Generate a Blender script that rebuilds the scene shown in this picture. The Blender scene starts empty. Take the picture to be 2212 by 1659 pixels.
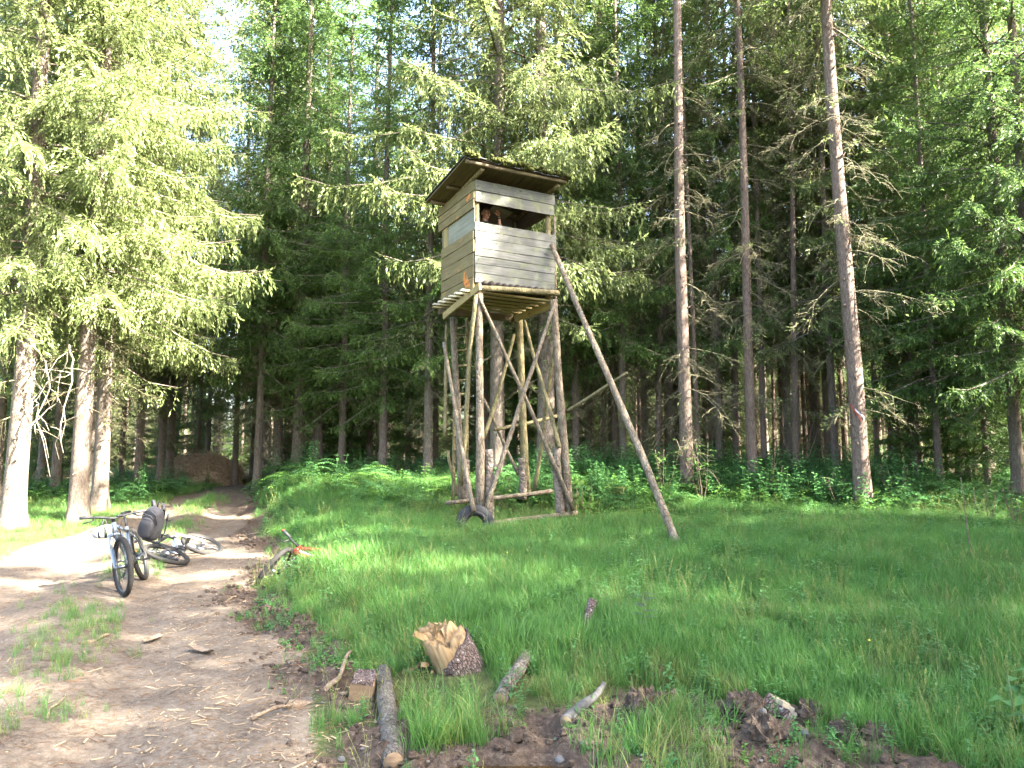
import bpy, math, random
import numpy as np
from mathutils import Vector, Matrix, Euler

R = math.radians
random.seed(7)
sc = bpy.context.scene
col = sc.collection

# ------------------------------------------------------------------ camera, sky, sun, exposure
CAM_H, PITCH, FPX, CX, CY = 1.6, R(5.9), 1533.0, 1106.0, 829.5
cd = bpy.data.cameras.new('camera')
cam = bpy.data.objects.new('camera', cd)
col.objects.link(cam)
cam.location = (0, 0, CAM_H)
cam.rotation_euler = (R(90) + PITCH, 0, 0)
cd.sensor_width = 36.0
cd.lens = FPX / 2212.0 * 36.0
cd.clip_start = 0.05
cd.clip_end = 600
sc.camera = cam

SUN = Vector((1.0, -0.38, 0.86)).normalized()
world = bpy.data.worlds.new('World')
sc.world = world
world.use_nodes = True
wn = world.node_tree
sky = wn.nodes.new('ShaderNodeTexSky')
sky.sky_type = 'NISHITA'
sky.sun_disc = False
sky.sun_elevation = math.asin(SUN.z)
sky.sun_rotation = math.atan2(SUN.x, SUN.y)
sky.air_density = 1.0
sky.dust_density = 4.0
sky.ozone_density = 0.3
bg = wn.nodes['Background']
bg.inputs['Strength'].default_value = 0.10
wn.links.new(sky.outputs[0], bg.inputs['Color'])
sd = bpy.data.lights.new('sun', 'SUN')
sd.energy = 5.0
sd.angle = R(0.53)
sd.color = (1.0, 0.95, 0.85)
sun = bpy.data.objects.new('sun', sd)
col.objects.link(sun)
sun.location = (20, -6, 40)
sun.rotation_euler = SUN.to_track_quat('Z', 'Y').to_euler()
sc.view_settings.view_transform = 'Standard'
sc.view_settings.look = 'None'
sc.view_settings.gamma = 1
sc.view_settings.use_curve_mapping = False
sc.view_settings.exposure = 4.4
sc.render.engine = 'CYCLES'
cy = sc.cycles
cy.max_bounces = 7
cy.diffuse_bounces = 4
cy.glossy_bounces = 2
cy.transmission_bounces = 5
cy.transparent_max_bounces = 4
cy.caustics_reflective = False
cy.caustics_refractive = False
cy.use_denoising = True
cy.sample_clamp_indirect = 8


# ------------------------------------------------------------------ helpers: pixels (2212 wide frame) to world
def ray(px, py):
    dx, dy = (px - CX) / FPX, (CY - py) / FPX
    c, s = math.cos(PITCH), math.sin(PITCH)
    return Vector((dx, c - s * dy, s + c * dy))


def at(px, py, depth):
    d = ray(px, py)
    return Vector((0, 0, CAM_H)) + d * (depth / d.y)


# ------------------------------------------------------------------ helpers: tags, meshes
def tag(o, label=None, cat=None, group=None, kind=None):
    if label: o['label'] = label
    if cat: o['category'] = cat
    if group: o['group'] = group
    if kind: o['kind'] = kind
    return o


def thing(name, label, cat, loc=(0, 0, 0), rot=(0, 0, 0), group=None):
    o = bpy.data.objects.new(name, None)
    o.empty_display_size = 0.2
    col.objects.link(o)
    o.location = loc
    o.rotation_euler = rot
    return tag(o, label, cat, group)


class Geo:
    def __init__(s):
        s.V, s.F, s.Q, s.T, s.MQ, s.MT, s.n = [], [], [], [], [], [], 0

    def add(s, v, quads=None, tris=None, fresh=0.0, mat=0):
        v = np.asarray(v, dtype=np.float64).reshape(-1, 3)
        k = len(v)
        s.V.append(v)
        f = np.asarray(fresh, dtype=np.float32)
        s.F.append(np.full(k, float(f), np.float32) if f.ndim == 0 else f)
        if quads is not None and len(quads):
            q = np.asarray(quads, dtype=np.int64).reshape(-1, 4) + s.n
            s.Q.append(q); s.MQ.append(np.full(len(q), mat, np.int32))
        if tris is not None and len(tris):
            t = np.asarray(tris, dtype=np.int64).reshape(-1, 3) + s.n
            s.T.append(t); s.MT.append(np.full(len(t), mat, np.int32))
        s.n += k

    def mesh(s, name, mats, smooth=True, attr=True):
        v = np.concatenate(s.V)
        q = np.concatenate(s.Q) if s.Q else np.zeros((0, 4), np.int64)
        t = np.concatenate(s.T) if s.T else np.zeros((0, 3), np.int64)
        me = bpy.data.meshes.new(name)
        me.vertices.add(len(v))
        me.vertices.foreach_set('co', v.astype(np.float32).ravel())
        li = np.concatenate([q.ravel(), t.ravel()]).astype(np.int32)
        me.loops.add(len(li))
        me.loops.foreach_set('vertex_index', li)
        nf = len(q) + len(t)
        me.polygons.add(nf)
        ls = np.concatenate([np.arange(len(q)) * 4, len(q) * 4 + np.arange(len(t)) * 3]).astype(np.int32)
        me.polygons.foreach_set('loop_start', ls)
        mi = np.concatenate(s.MQ + s.MT) if (s.MQ or s.MT) else np.zeros(0, np.int32)
        me.polygons.foreach_set('material_index', mi.astype(np.int32))
        me.polygons.foreach_set('use_smooth', np.full(nf, smooth, dtype=bool))
        if attr:
            a = me.attributes.new('fresh', 'FLOAT', 'POINT')
            a.data.foreach_set('value', np.concatenate(s.F))
        for m in (mats if isinstance(mats, (list, tuple)) else [mats]):
            me.materials.append(m)
        me.update(calc_edges=True)
        return me


def obj(name, geo, mats, parent=None, M=None, smooth=True):
    me = geo.mesh(name, mats, smooth) if isinstance(geo, Geo) else geo
    o = bpy.data.objects.new(name, me)
    col.objects.link(o)
    if parent is not None: o.parent = parent
    if M is not None: o.matrix_local = M
    return o


def frames(p):
    p = np.asarray(p, float)
    t = np.gradient(p, axis=0)
    t /= np.linalg.norm(t, axis=1)[:, None] + 1e-12
    a = np.array([0, 0, 1.0]) if abs(t[0, 2]) < 0.9 else np.array([1.0, 0, 0])
    N, B = [], []
    for k in range(len(p)):
        n = a - t[k] * np.dot(a, t[k])
        n /= np.linalg.norm(n) + 1e-12
        b = np.cross(t[k], n)
        N.append(n); B.append(b)
        a = n
    return t, np.array(N), np.array(B)


def tube(g, pts, rad, sides=8, mat=0, caps=True, fresh=0.0, jit=0.0, rs=None, flat=1.0):
    p = np.asarray([tuple(q) for q in pts], float)
    n = len(p)
    r = np.full(n, float(rad)) if np.ndim(rad) == 0 else np.asarray(rad, float)
    if len(r) != n: r = np.interp(np.linspace(0, 1, n), np.linspace(0, 1, len(r)), r)
    t, N, B = frames(p)
    a = np.arange(sides) / sides * 2 * math.pi
    rr = np.repeat(r[:, None], sides, 1)
    if jit and rs is not None: rr = rr * (1 + jit * rs.standard_normal(rr.shape))
    v = p[:, None, :] + rr[..., None] * (np.cos(a)[None, :, None] * N[:, None, :] * flat + np.sin(a)[None, :, None] * B[:, None, :])
    v = v.reshape(-1, 3)
    i, j = np.meshgrid(np.arange(n - 1), np.arange(sides), indexing='ij')
    j2 = (j + 1) % sides
    q = np.stack([i * sides + j, i * sides + j2, (i + 1) * sides + j2, (i + 1) * sides + j], -1).reshape(-1, 4)
    tr = []
    if caps:
        v = np.vstack([v, p[0], p[-1]])
        c0, c1 = n * sides, n * sides + 1
        for k in range(sides):
            tr.append((c0, (k + 1) % sides, k))
            tr.append((c1, (n - 1) * sides + k, (n - 1) * sides + (k + 1) % sides))
    g.add(v, q, tr, fresh, mat)


def wobble(a, b, n, amp, rs, sag=0.0):
    a, b = np.asarray(tuple(a), float), np.asarray(tuple(b), float)
    t = np.linspace(0, 1, n)[:, None]
    p = a + (b - a) * t
    k = rs.standard_normal((4, 3)) * amp
    p = p + np.sin(t * math.pi) * k[0] + np.sin(t * 2 * math.pi) * k[1] * .5 + np.sin(t * 5 * math.pi) * k[2] * .15
    p[:, 2] -= sag * (np.sin(t[:, 0] * math.pi))
    return p


def box(g, size, M=None, mat=0, segs=1, jit=0.0, rs=None, fresh=0.0):
    sx, sy, sz = [q / 2 for q in size]
    xs = np.linspace(-sx, sx, segs + 1)
    v = np.array([[x, y, z] for x in xs for (y, z) in ((-sy, -sz), (sy, -sz), (sy, sz), (-sy, sz))], float)
    if jit and rs is not None:
        v[:, 1:] += rs.standard_normal((len(v), 2)) * jit
    q = []
    for i in range(segs):
        a, b = i * 4, i * 4 + 4
        for k in range(4):
            q.append((a + k, b + k, b + (k + 1) % 4, a + (k + 1) % 4))
    q.append((0, 1, 2, 3)); e = segs * 4
    q.append((e + 3, e + 2, e + 1, e))
    if M is not None:
        v = v @ np.array(M.to_3x3()).T + np.array(M.translation)
    g.add(v, q, None, fresh, mat)


def ball(g, c, r, nu=12, nv=8, mat=0, rot=None, jit=0.0, rs=None, fresh=0.0):
    r = np.array([r, r, r], float) if np.ndim(r) == 0 else np.asarray(r, float)
    v = [(0, 0, -1)]
    for i in range(1, nv):
        ph = -math.pi / 2 + math.pi * i / nv
        for j in range(nu):
            th = 2 * math.pi * j / nu
            v.append((math.cos(ph) * math.cos(th), math.cos(ph) * math.sin(th), math.sin(ph)))
    v.append((0, 0, 1))
    v = np.array(v)
    if jit and rs is not None: v = v * (1 + jit * rs.standard_normal((len(v), 1)))
    v = v * r
    if rot is not None: v = v @ np.array(rot.to_3x3()).T
    v = v + np.asarray(tuple(c), float)
    q, t = [], []
    for j in range(nu):
        t.append((0, 1 + (j + 1) % nu, 1 + j))
        e = 1 + (nv - 2) * nu
        t.append((len(v) - 1, e + j, e + (j + 1) % nu))
    for i in range(nv - 2):
        for j in range(nu):
            a = 1 + i * nu
            q.append((a + j, a + (j + 1) % nu, a + nu + (j + 1) % nu, a + nu + j))
    g.add(v, q, t, fresh, mat)


def torus(g, R0, r, nR=40, nr=8, mat=0, flat=1.0, knob=0.0, a0=0.0, a1=2 * math.pi):
    """ring in the local xz plane (axis y)"""
    v, q = [], []
    for i in range(nR):
        a = a0 + (a1 - a0) * i / nR
        for j in range(nr):
            b = 2 * math.pi * j / nr
            k = r * (1 + (knob if (i % 2 == 0 and math.cos(b) > 0.3) else 0))
            rad = R0 + k * math.cos(b)
            v.append((rad * math.cos(a), k * flat * math.sin(b), rad * math.sin(a)))
    for i in range(nR):
        for j in range(nr):
            i2, j2 = (i + 1) % nR, (j + 1) % nr
            q.append((i * nr + j, i * nr + j2, i2 * nr + j2, i2 * nr + j))
    g.add(v, q, None, 0, mat)


def vnoise(x, y, seed=0):
    x, y = np.asarray(x, float), np.asarray(y, float)
    xi, yi = np.floor(x).astype(np.int64), np.floor(y).astype(np.int64)
    fx, fy = x - xi, y - yi
    fx, fy = fx * fx * (3 - 2 * fx), fy * fy * (3 - 2 * fy)

    def h(i, j):
        n = (i * 374761393 + j * 668265263 + seed * 974634777) & 0xFFFFFFFF
        n = ((n ^ (n >> 13)) * 1274126177) & 0xFFFFFFFF
        return ((n ^ (n >> 16)) & 0xFFFF) / 65535.0
    return (h(xi, yi) * (1 - fx) + h(xi + 1, yi) * fx) * (1 - fy) + (h(xi, yi + 1) * (1 - fx) + h(xi + 1, yi + 1) * fx) * fy


def fbm(x, y, seed=0, o=4):
    s, a = 0, 0.5
    for k in range(o):
        s = s + a * vnoise(np.asarray(x) * 2 ** k, np.asarray(y) * 2 ** k, seed + k)
        a *= .5
    return s / (1 - .5 ** o)


def sstep(x, a, b):
    t = np.clip((np.asarray(x, float) - a) / (b - a), 0, 1)
    return t * t * (3 - 2 * t)


# ------------------------------------------------------------------ materials
class Mat:
    def __init__(s, name):
        s.m = bpy.data.materials.new(name)
        s.m.use_nodes = True
        s.nt = s.m.node_tree
        s.nt.nodes.clear()
        s.out = s.nt.nodes.new('ShaderNodeOutputMaterial')

    def n(s, t, ins=None, **props):
        nd = s.nt.nodes.new(t)
        for k, v in props.items(): setattr(nd, k, v)
        for k, v in (ins or {}).items():
            if isinstance(v, bpy.types.NodeSocket): s.nt.links.new(v, nd.inputs[k])
            else: nd.inputs[k].default_value = v
        return nd

    def coord(s, scale=(1, 1, 1), which='Object', rnd=True):
        c = s.n('ShaderNodeTexCoord').outputs[which]
        if rnd:
            r = s.n('ShaderNodeObjectInfo').outputs['Random']
            k = s.n('ShaderNodeMath', {0: r, 1: 37.0}, operation='MULTIPLY').outputs[0]
            c = s.n('ShaderNodeVectorMath', {0: c, 1: k}, operation='ADD').outputs[0]
        return s.n('ShaderNodeMapping', {'Vector': c, 'Scale': scale}).outputs[0]

    def noise(s, vec, scale, detail=4, rough=.55, dist=0.0):
        return s.n('ShaderNodeTexNoise', {'Vector': vec, 'Scale': scale, 'Detail': detail, 'Roughness': rough, 'Distortion': dist}).outputs['Fac']

    def ramp(s, fac, stops):
        nd = s.n('ShaderNodeValToRGB', {'Fac': fac})
        el = nd.color_ramp.elements
        while len(el) < len(stops): el.new(0.5)
        for e, (p, c) in zip(el, stops):
            e.position = p
            e.color = (c[0], c[1], c[2], 1) if not np.isscalar(c) else (c, c, c, 1)
        return nd.outputs['Color']

    def mix(s, fac, a, b, mode='MIX'):
        f = lambda c: c if isinstance(c, bpy.types.NodeSocket) else (c[0], c[1], c[2], 1)
        return s.n('ShaderNodeMixRGB', {'Fac': fac, 'Color1': f(a), 'Color2': f(b)}, blend_type=mode).outputs[0]

    def attr(s, name):
        return s.n('ShaderNodeAttribute', attribute_name=name).outputs['Fac']

    def rand(s):
        return s.n('ShaderNodeObjectInfo').outputs['Random']

    def bump(s, h, strength=.5, dist=.01):
        return s.n('ShaderNodeBump', {'Height': h, 'Strength': strength, 'Distance': dist}).outputs[0]

    def surf(s, color, rough=.8, normal=None, metal=0.0, spec=.3, transl=0.0, coat=0.0):
        ins = {'Base Color': color if isinstance(color, bpy.types.NodeSocket) else (*color, 1), 'Roughness': rough, 'Metallic': metal,
               'Specular IOR Level': spec, 'Coat Weight': coat}
        if normal is not None: ins['Normal'] = normal
        p = s.n('ShaderNodeBsdfPrincipled', ins)
        o = p.outputs[0]
        if transl:
            tr = s.n('ShaderNodeBsdfTranslucent', {'Color': ins['Base Color']})
            o = s.n('ShaderNodeMixShader', {0: transl, 1: o, 2: tr.outputs[0]}).outputs[0]
        s.nt.links.new(o, s.out.inputs['Surface'])
        return s.m


def mul(c, k): return tuple(x * k for x in c)


def leaf_mat(name, dark, light, transl=.35, rough=.5, var=.35, hue=None):
    m = Mat(name)
    f = m.attr('fresh')
    c = m.mix(f, dark, light)
    n = m.noise(m.coord((1, 1, 1)), .9, 2)
    c = m.mix(m.ramp(n, [(.35, 0), (.65, var)]), c, mul(dark, .6) if hue is None else hue)
    r = m.rand()
    c = m.mix(m.n('ShaderNodeMath', {0: r, 1: .35}, operation='MULTIPLY').outputs[0], c, mul(light, .55))
    return m.surf(c, rough, transl=transl, spec=.25)


def bark_mat(name, c0, c1, c2, sc_=(5, 5, 3), lich=None, lamt=.45, bump=.7):
    m = Mat(name)
    v = m.coord(sc_)
    n1 = m.noise(v, 2.2, 6, .65, .6)
    vo = m.n('ShaderNodeTexVoronoi', {'Vector': m.coord((sc_[0] * 1.3, sc_[1] * 1.3, sc_[2] * .9)), 'Scale': 3.0}, feature='DISTANCE_TO_EDGE').outputs[0]
    c = m.ramp(n1, [(.3, c0), (.52, c1), (.72, c2)])
    crack = m.ramp(vo, [(0.0, 1), (.09, 0)])
    c = m.mix(m.n('ShaderNodeMath', {0: crack, 1: .5}, operation='MULTIPLY').outputs[0], c, mul(c0, .5))
    if lich:
        n2 = m.noise(m.coord((sc_[0] * .8, sc_[1] * .8, sc_[2] * .6)), 4.0, 4, .7)
        c = m.mix(m.ramp(n2, [(1 - lamt, 0), (1.07 - lamt, .85)]), c, lich)
    h = m.mix(.5, n1, m.ramp(vo, [(0, 0), (.15, 1)]))
    return m.surf(c, .9, m.bump(h, bump, .03), spec=.15)


def wood_mat(name, c0, c1, c2, axis=0, knots=True, grain=1.0, moss=None, stain=None):
    m = Mat(name)
    s = [26, 26, 26]; s[axis] = 1.4
    v = m.coord(tuple(s))
    n1 = m.noise(v, 1.6 * grain, 6, .6, .35)
    n2 = m.noise(m.coord((2.5, 2.5, 2.5)), 1.5, 3)
    c = m.ramp(n1, [(.28, c0), (.5, c1), (.74, c2)])
    c = m.mix(m.ramp(n2, [(.4, 0), (.7, .35)]), c, mul(c0, .75))
    rr = m.rand()
    c = m.mix(m.n('ShaderNodeMath', {0: rr, 1: .6}, operation='MULTIPLY').outputs[0], c, mul(c1, .55))
    if knots:
        ks = [5, 5, 5]; ks[axis] = 1.6
        vo = m.n('ShaderNodeTexVoronoi', {'Vector': m.coord(tuple(ks)), 'Scale': 1.3, 'Randomness': 1.0}).outputs['Distance']
        c = m.mix(m.ramp(vo, [(.05, .8), (.12, 0)]), c, mul(c0, .35))
    if moss:
        n3 = m.noise(m.coord((3, 3, 3)), 2.0, 5, .7)
        c = m.mix(m.ramp(n3, [(.5, 0), (.68, .7)]), c, moss)
    if stain:
        n3 = m.noise(m.coord((1.6, 1.6, 2.2)), 1.7, 3, .6)
        c = m.mix(m.ramp(n3, [(.62, 0), (.70, .75)]), c, stain)
    return m.surf(c, .85, m.bump(n1, .35, .006), spec=.2)


def plain_mat(name, c, rough=.5, metal=0.0, spec=.4, var=.25, scale=30, bump=0.0, coat=0.0):
    m = Mat(name)
    n = m.noise(m.coord((1, 1, 1)), scale, 4, .6)
    cc = m.mix(m.ramp(n, [(.35, 0), (.7, var)]), c, mul(c, .45))
    return m.surf(cc, rough, m.bump(n, bump, .004) if bump else None, metal, spec, coat=coat)

# ------------------------------------------------------------------ terrain
PY = np.array([-40, 0, 3.66, 8.1, 11.8, 20, 27, 34, 60])
PRX = np.array([.9, .3, -.78, -2.85, -4.1, -7.4, -9.7, -11.0, -12.0])
PLX = np.array([-6, -5, -4.6, -6.9, -8.1, -9.7, -11.3, -13.2, -15.5])


def pr(y): return np.interp(y, PY, PRX) + .22 * (fbm(np.asarray(y) * .9, 3.3, 5) - .5) + .15 * np.sin(np.asarray(y) * 1.3)


def pl(y): return np.interp(y, PY, PLX) + .8 * (fbm(np.asarray(y) * .5, 8.3, 6) - .5)


def mud_edge(x):
    return np.interp(x, [-2.5, -1.3, -.5, .3, 1.0, 1.7, 2.1, 2.6, 3.2], [6.0, 5.1, 4.75, 4.75, 5.15, 4.5, 4.15, 3.4, 2.2])


PUD = [(0.0, 3.72, .40, .17, -.075), (-.62, 5.02, .30, .13, -.05)]


def zones(x, y):
    x, y = np.asarray(x, float), np.asarray(y, float)
    e = pr(y); l = pl(y)
    path = sstep(x, l - .3, l + .3) * (1 - sstep(x, e - .15, e + .15)) * (1 - sstep(y, 33, 37))
    n = fbm(x * 1.1, y * 1.1, 21)
    band = np.exp(-((x - e - .05) / (.34 + .0 * y)) ** 2) * (y < 20)
    mudA = band * sstep(n, .25, .55) * 1.2
    mudB = (1 - sstep(y - mud_edge(x), -.35, .2)) * sstep(n, .22, .5) * (x > -1.6) * (x < 3.0)
    mud = np.clip(np.maximum(mudA, mudB * (1 - path)), 0, 1)
    forest = np.clip(sstep(y, 16.5, 20) * sstep(x, e + 1, e + 4) + sstep(y, 20, 23) * (x < l - .5), 0, 1)
    forest = np.maximum(forest, sstep(x, 9.5 + .1 * y, 12 + .1 * y))
    forest = np.maximum(forest, sstep(y, 35, 38))
    return path, mud, forest


def gz(x, y, fine=True):
    x, y = np.asarray(x, float), np.asarray(y, float)
    e = pr(y)
    base = .45 * sstep(y, 8, 26)
    mead = .32 * sstep(y, 3.6, 12.5) + .76 * sstep(y, 12.8, 19)
    w = sstep(x - e, -.1, 1.5)
    z = base * (1 - w) + mead * w
    z = z + .10 * (fbm(x * .35, y * .35, 1) - .5) * sstep(y, 5, 12) + .05 * (fbm(x * 1.3, y * 1.3, 2) - .5)
    z = z + .5 * (fbm(x * .08 + 9, y * .08, 3) - .5) * sstep(y, 24, 40)
    path, mud, forest = zones(x, y)
    c = (pr(y) * .5 + pl(y) * .5)
    rut = np.exp(-((x - c - .75) / .3) ** 2) + np.exp(-((x - c + .75) / .3) ** 2)
    z = z - .055 * rut * path + .035 * np.exp(-((x - c) / .35) ** 2) * path
    if fine:
        f = fbm(x * 5.5, y * 5.5, 11, 4) - .5
        z = z + mud * (.27 * f + .11 * (fbm(x * 16, y * 16, 14, 3) - .5)) + .02 * path * (fbm(x * 7, y * 7, 12) - .5) + .03 * (1 - path) * f
    for (ax, ay, ra, rb, dz) in PUD:
        d = ((x - ax) / ra) ** 2 + ((y - ay) / rb) ** 2
        z = z + (dz * 1.6 - .03 + 0 * z) * np.exp(-d * d * .6)
    return z


def gz1(x, y): return float(gz(np.array([x]), np.array([y]))[0])


def hit(px, py):
    d = ray(px, py)
    ts = np.linspace(2.0, 60, 5000)
    zz = CAM_H + d.z * ts - gz(d.x * ts, d.y * ts, False)
    k = int(np.argmax(zz < 0))
    t = ts[k]
    return Vector((d.x * t, d.y * t, gz1(d.x * t, d.y * t)))


def axis_steps(lo, hi, spec):
    out = [lo]
    while out[-1] < hi:
        x = out[-1]
        out.append(x + spec(x))
    return np.array(out)


gx = axis_steps(-130, 130, lambda x: .06 if -7.5 < x < 4.5 else min(14, .06 + .11 * (abs(x + 1.5) - 6)))
gy = axis_steps(-45, 190, lambda y: .05 if 2.6 < y < 7.5 else (.05 + .028 * (y - 7.5) if y >= 7.5 else min(6, .05 + .22 * (2.6 - y))))
X, Y = np.meshgrid(gx, gy)
Z = gz(X, Y)
pth, mudz, fst = zones(X, Y)
nx, ny = len(gx), len(gy)


def ground_mat():
    m = Mat('ground')
    v = m.coord((1, 1, 1), rnd=False)
    n1 = m.noise(v, 3.0, 6, .65)
    n2 = m.noise(v, 24, 5, .7)
    n3 = m.noise(v, 90, 3, .6)
    pathc = m.ramp(n1, [(.3, (.049, .036, .025)), (.5, (.086, .066, .048)), (.7, (.124, .099, .074))])
    pathc = m.mix(m.ramp(n2, [(.42, 0), (.62, .6)]), pathc, (.155, .126, .095))
    pathc = m.mix(m.ramp(n3, [(.5, 0), (.68, .6)]), pathc, (.06, .045, .035))
    mudc = m.ramp(n2, [(.3, (.024, .017, .012)), (.55, (.060, .043, .031)), (.74, (.125, .098, .074))])
    grassc = m.ramp(n2, [(.3, (.02, .028, .01)), (.6, (.05, .06, .02)), (.8, (.11, .09, .05))])
    forc = m.ramp(n2, [(.3, (.03, .019, .012)), (.6, (.085, .052, .032)), (.8, (.15, .10, .06))])
    forc = m.mix(m.ramp(n1, [(.5, 0), (.65, .5)]), forc, (.03, .055, .015))
    e = m.ramp(n2, [(.25, 0), (.75, .5)])
    def soft(a):
        s = m.n('ShaderNodeMath', {0: m.attr(a), 1: e}, operation='ADD').outputs[0]
        return m.ramp(s, [(.55, 0), (.8, 1)])
    c = m.mix(soft('forest'), grassc, forc)
    c = m.mix(soft('path'), c, pathc)
    c = m.mix(soft('mud'), c, mudc)
    h = m.mix(.4, n2, n3)
    return m.surf(c, .92, m.bump(h, .8, .03), spec=.12)


MG = ground_mat()


def sheet(name, keep):
    idx = -np.ones(nx * ny, np.int64)
    a = (np.arange(ny - 1)[:, None] * nx + np.arange(nx - 1)[None, :])[keep]
    q = np.stack([a, a + 1, a + nx + 1, a + nx], -1)
    used = np.unique(q)
    idx[used] = np.arange(len(used))
    g = Geo()
    g.add(np.stack([X.ravel()[used], Y.ravel()[used], Z.ravel()[used]], -1), idx[q])
    o = obj(name, g, MG)
    for nm, arr in (('path', pth), ('mud', mudz), ('forest', fst)):
        at_ = o.data.attributes.new(nm, 'FLOAT', 'POINT')
        at_.data.foreach_set('value', arr.ravel()[used].astype(np.float32))
    return o


cellp = (pth[:-1, :-1] + pth[1:, 1:]) / 2 > .5
tag(sheet('ground', ~cellp), 'uneven meadow and forest ground with dark churned soil', None, None, 'structure')
tag(sheet('path', cellp), 'light brown dirt forest track with wheel ruts', None, None, 'structure')

# puddles: water sheets lying in their hollows
mw = Mat('puddle_water')
mw.surf((.030, .018, .007), .04, mw.bump(mw.noise(mw.coord((1, 1, 1)), 9, 2), .05, .01), spec=.5)
for i, (ax, ay, ra, rb, dz) in enumerate(PUD):
    g = Geo()
    zc = gz1(ax, ay) + [.05, .03][i]
    k = 28
    v = [(ax, ay, zc)]
    for j in range(k):
        a = 2 * math.pi * j / k
        w = 1.1 + .12 * math.sin(3 * a + i)
        v.append((ax + ra * w * math.cos(a), ay + rb * w * math.sin(a), zc))
    g.add(v, None, [(0, 1 + j, 1 + (j + 1) % k) for j in range(k)])
    tag(obj('puddle', g, mw.m), ['brown water puddle in the mud at the bottom edge', 'small muddy puddle beside the splintered log'][i], None, None, 'structure')

# ------------------------------------------------------------------ trees
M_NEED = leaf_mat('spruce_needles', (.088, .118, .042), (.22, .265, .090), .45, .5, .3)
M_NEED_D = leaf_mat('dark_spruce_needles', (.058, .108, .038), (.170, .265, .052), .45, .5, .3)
M_NEED_R = leaf_mat('grey_green_needles', (.060, .090, .030), (.150, .215, .045), .4, .55, .4, (.06, .058, .025))
M_BARK = bark_mat('spruce_bark', (.070, .054, .042), (.150, .120, .095), (.25, .21, .17), (3, 3, 4), (.27, .28, .23), .36)
M_BARK_P = bark_mat('pine_bark', (.080, .056, .044), (.165, .122, .096), (.26, .20, .16), (3, 3, 4), (.26, .25, .20), .33)
M_TWIG = bark_mat('dead_twigs', (.07, .058, .036), (.125, .112, .066), (.19, .175, .10), (6, 6, 6), (.14, .15, .05), .42, .3)


def mk_branch(rs, L, droop, hang, ntw, tl, step):
    def axis(t):
        return np.array([L * t * (1 - .06 * t), .10 * L * math.sin(t * 3 + ph) * t * .5, L * (.06 * t - droop * t * t + .75 * droop * t ** 4)])
    ph = rs.uniform(0, 6)
    P, D, F = [], [], []
    for i in range(ntw):
        t = .10 + .88 * (i + rs.uniform(.1, .9)) / ntw
        b = axis(t)
        for side in (-1, 1):
            if rs.uniform() < .12: continue
            l = tl * min(1, .5 + 1.6 * t) * (1.15 - .75 * t) * rs.uniform(.6, 1.25) + .08
            an = R(rs.uniform(38, 75))
            m = max(2, int(l / step))
            s = (np.arange(m) + .5) / m
            hg = hang * rs.uniform(.5, 1.3)
            r = l * s * (1 - .35 * min(hg, 1.4) * s)
            dz = -hg * .75 * l * s ** 1.4
            fx, fy = math.cos(an), side * math.sin(an)
            pts = b + np.stack([r * fx, r * fy, dz], -1)
            tg = np.stack([np.full(m, fx) * (1 - .4 * hg * s), np.full(m, fy) * (1 - .4 * hg * s), -1.3 * hg * s ** .6], -1)
            for rep in range(2):
                d = tg + rs.normal(0, .42, (m, 3))
                d /= np.linalg.norm(d, axis=1)[:, None]
                f = rs.uniform(.04, .36, m) + (.38 * (hang > 1.1))  # veil crowns made paler all over: sunlit brightness put into the needle colour
                f[-1] = rs.uniform(.5, 1.0)
                if m > 3: f[-2] = rs.uniform(.1, .8)
                P.append(pts + rs.normal(0, .018, (m, 3))); D.append(d); F.append(f)
    m = int(L / step)
    s = np.linspace(.15, 1, m)
    ap = np.array([axis(t) for t in s])
    d = np.gradient(ap, axis=0)
    d /= np.linalg.norm(d, axis=1)[:, None]
    d = d + rs.normal(0, .35, d.shape)
    P.append(ap); D.append(d / np.linalg.norm(d, axis=1)[:, None]); F.append(np.where(s > .93, 1.0, .1))
    return dict(L=L, P=np.concatenate(P), D=np.concatenate(D), F=np.concatenate(F), A=np.array([axis(t) for t in np.linspace(0, 1, 6)]))


def add_cards(g, P, D, F, rs, cl, cw):
    n = len(P)
    up = np.array([0, 0, 1.0]) + rs.normal(0, .7, (n, 3))
    S = np.cross(D, up)
    S /= np.linalg.norm(S, axis=1)[:, None] + 1e-9
    L = (cl * rs.uniform(.7, 1.35, n))[:, None]
    W = (cw * rs.uniform(.7, 1.3, n))[:, None]
    v = np.stack([P, P + D * L * .42 + S * W / 2, P + D * L, P + D * L * .42 - S * W / 2], 1).reshape(-1, 3)
    g.add(v, np.arange(4 * n).reshape(-1, 4), None, np.repeat(F, 4).astype(np.float32), 0)


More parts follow.
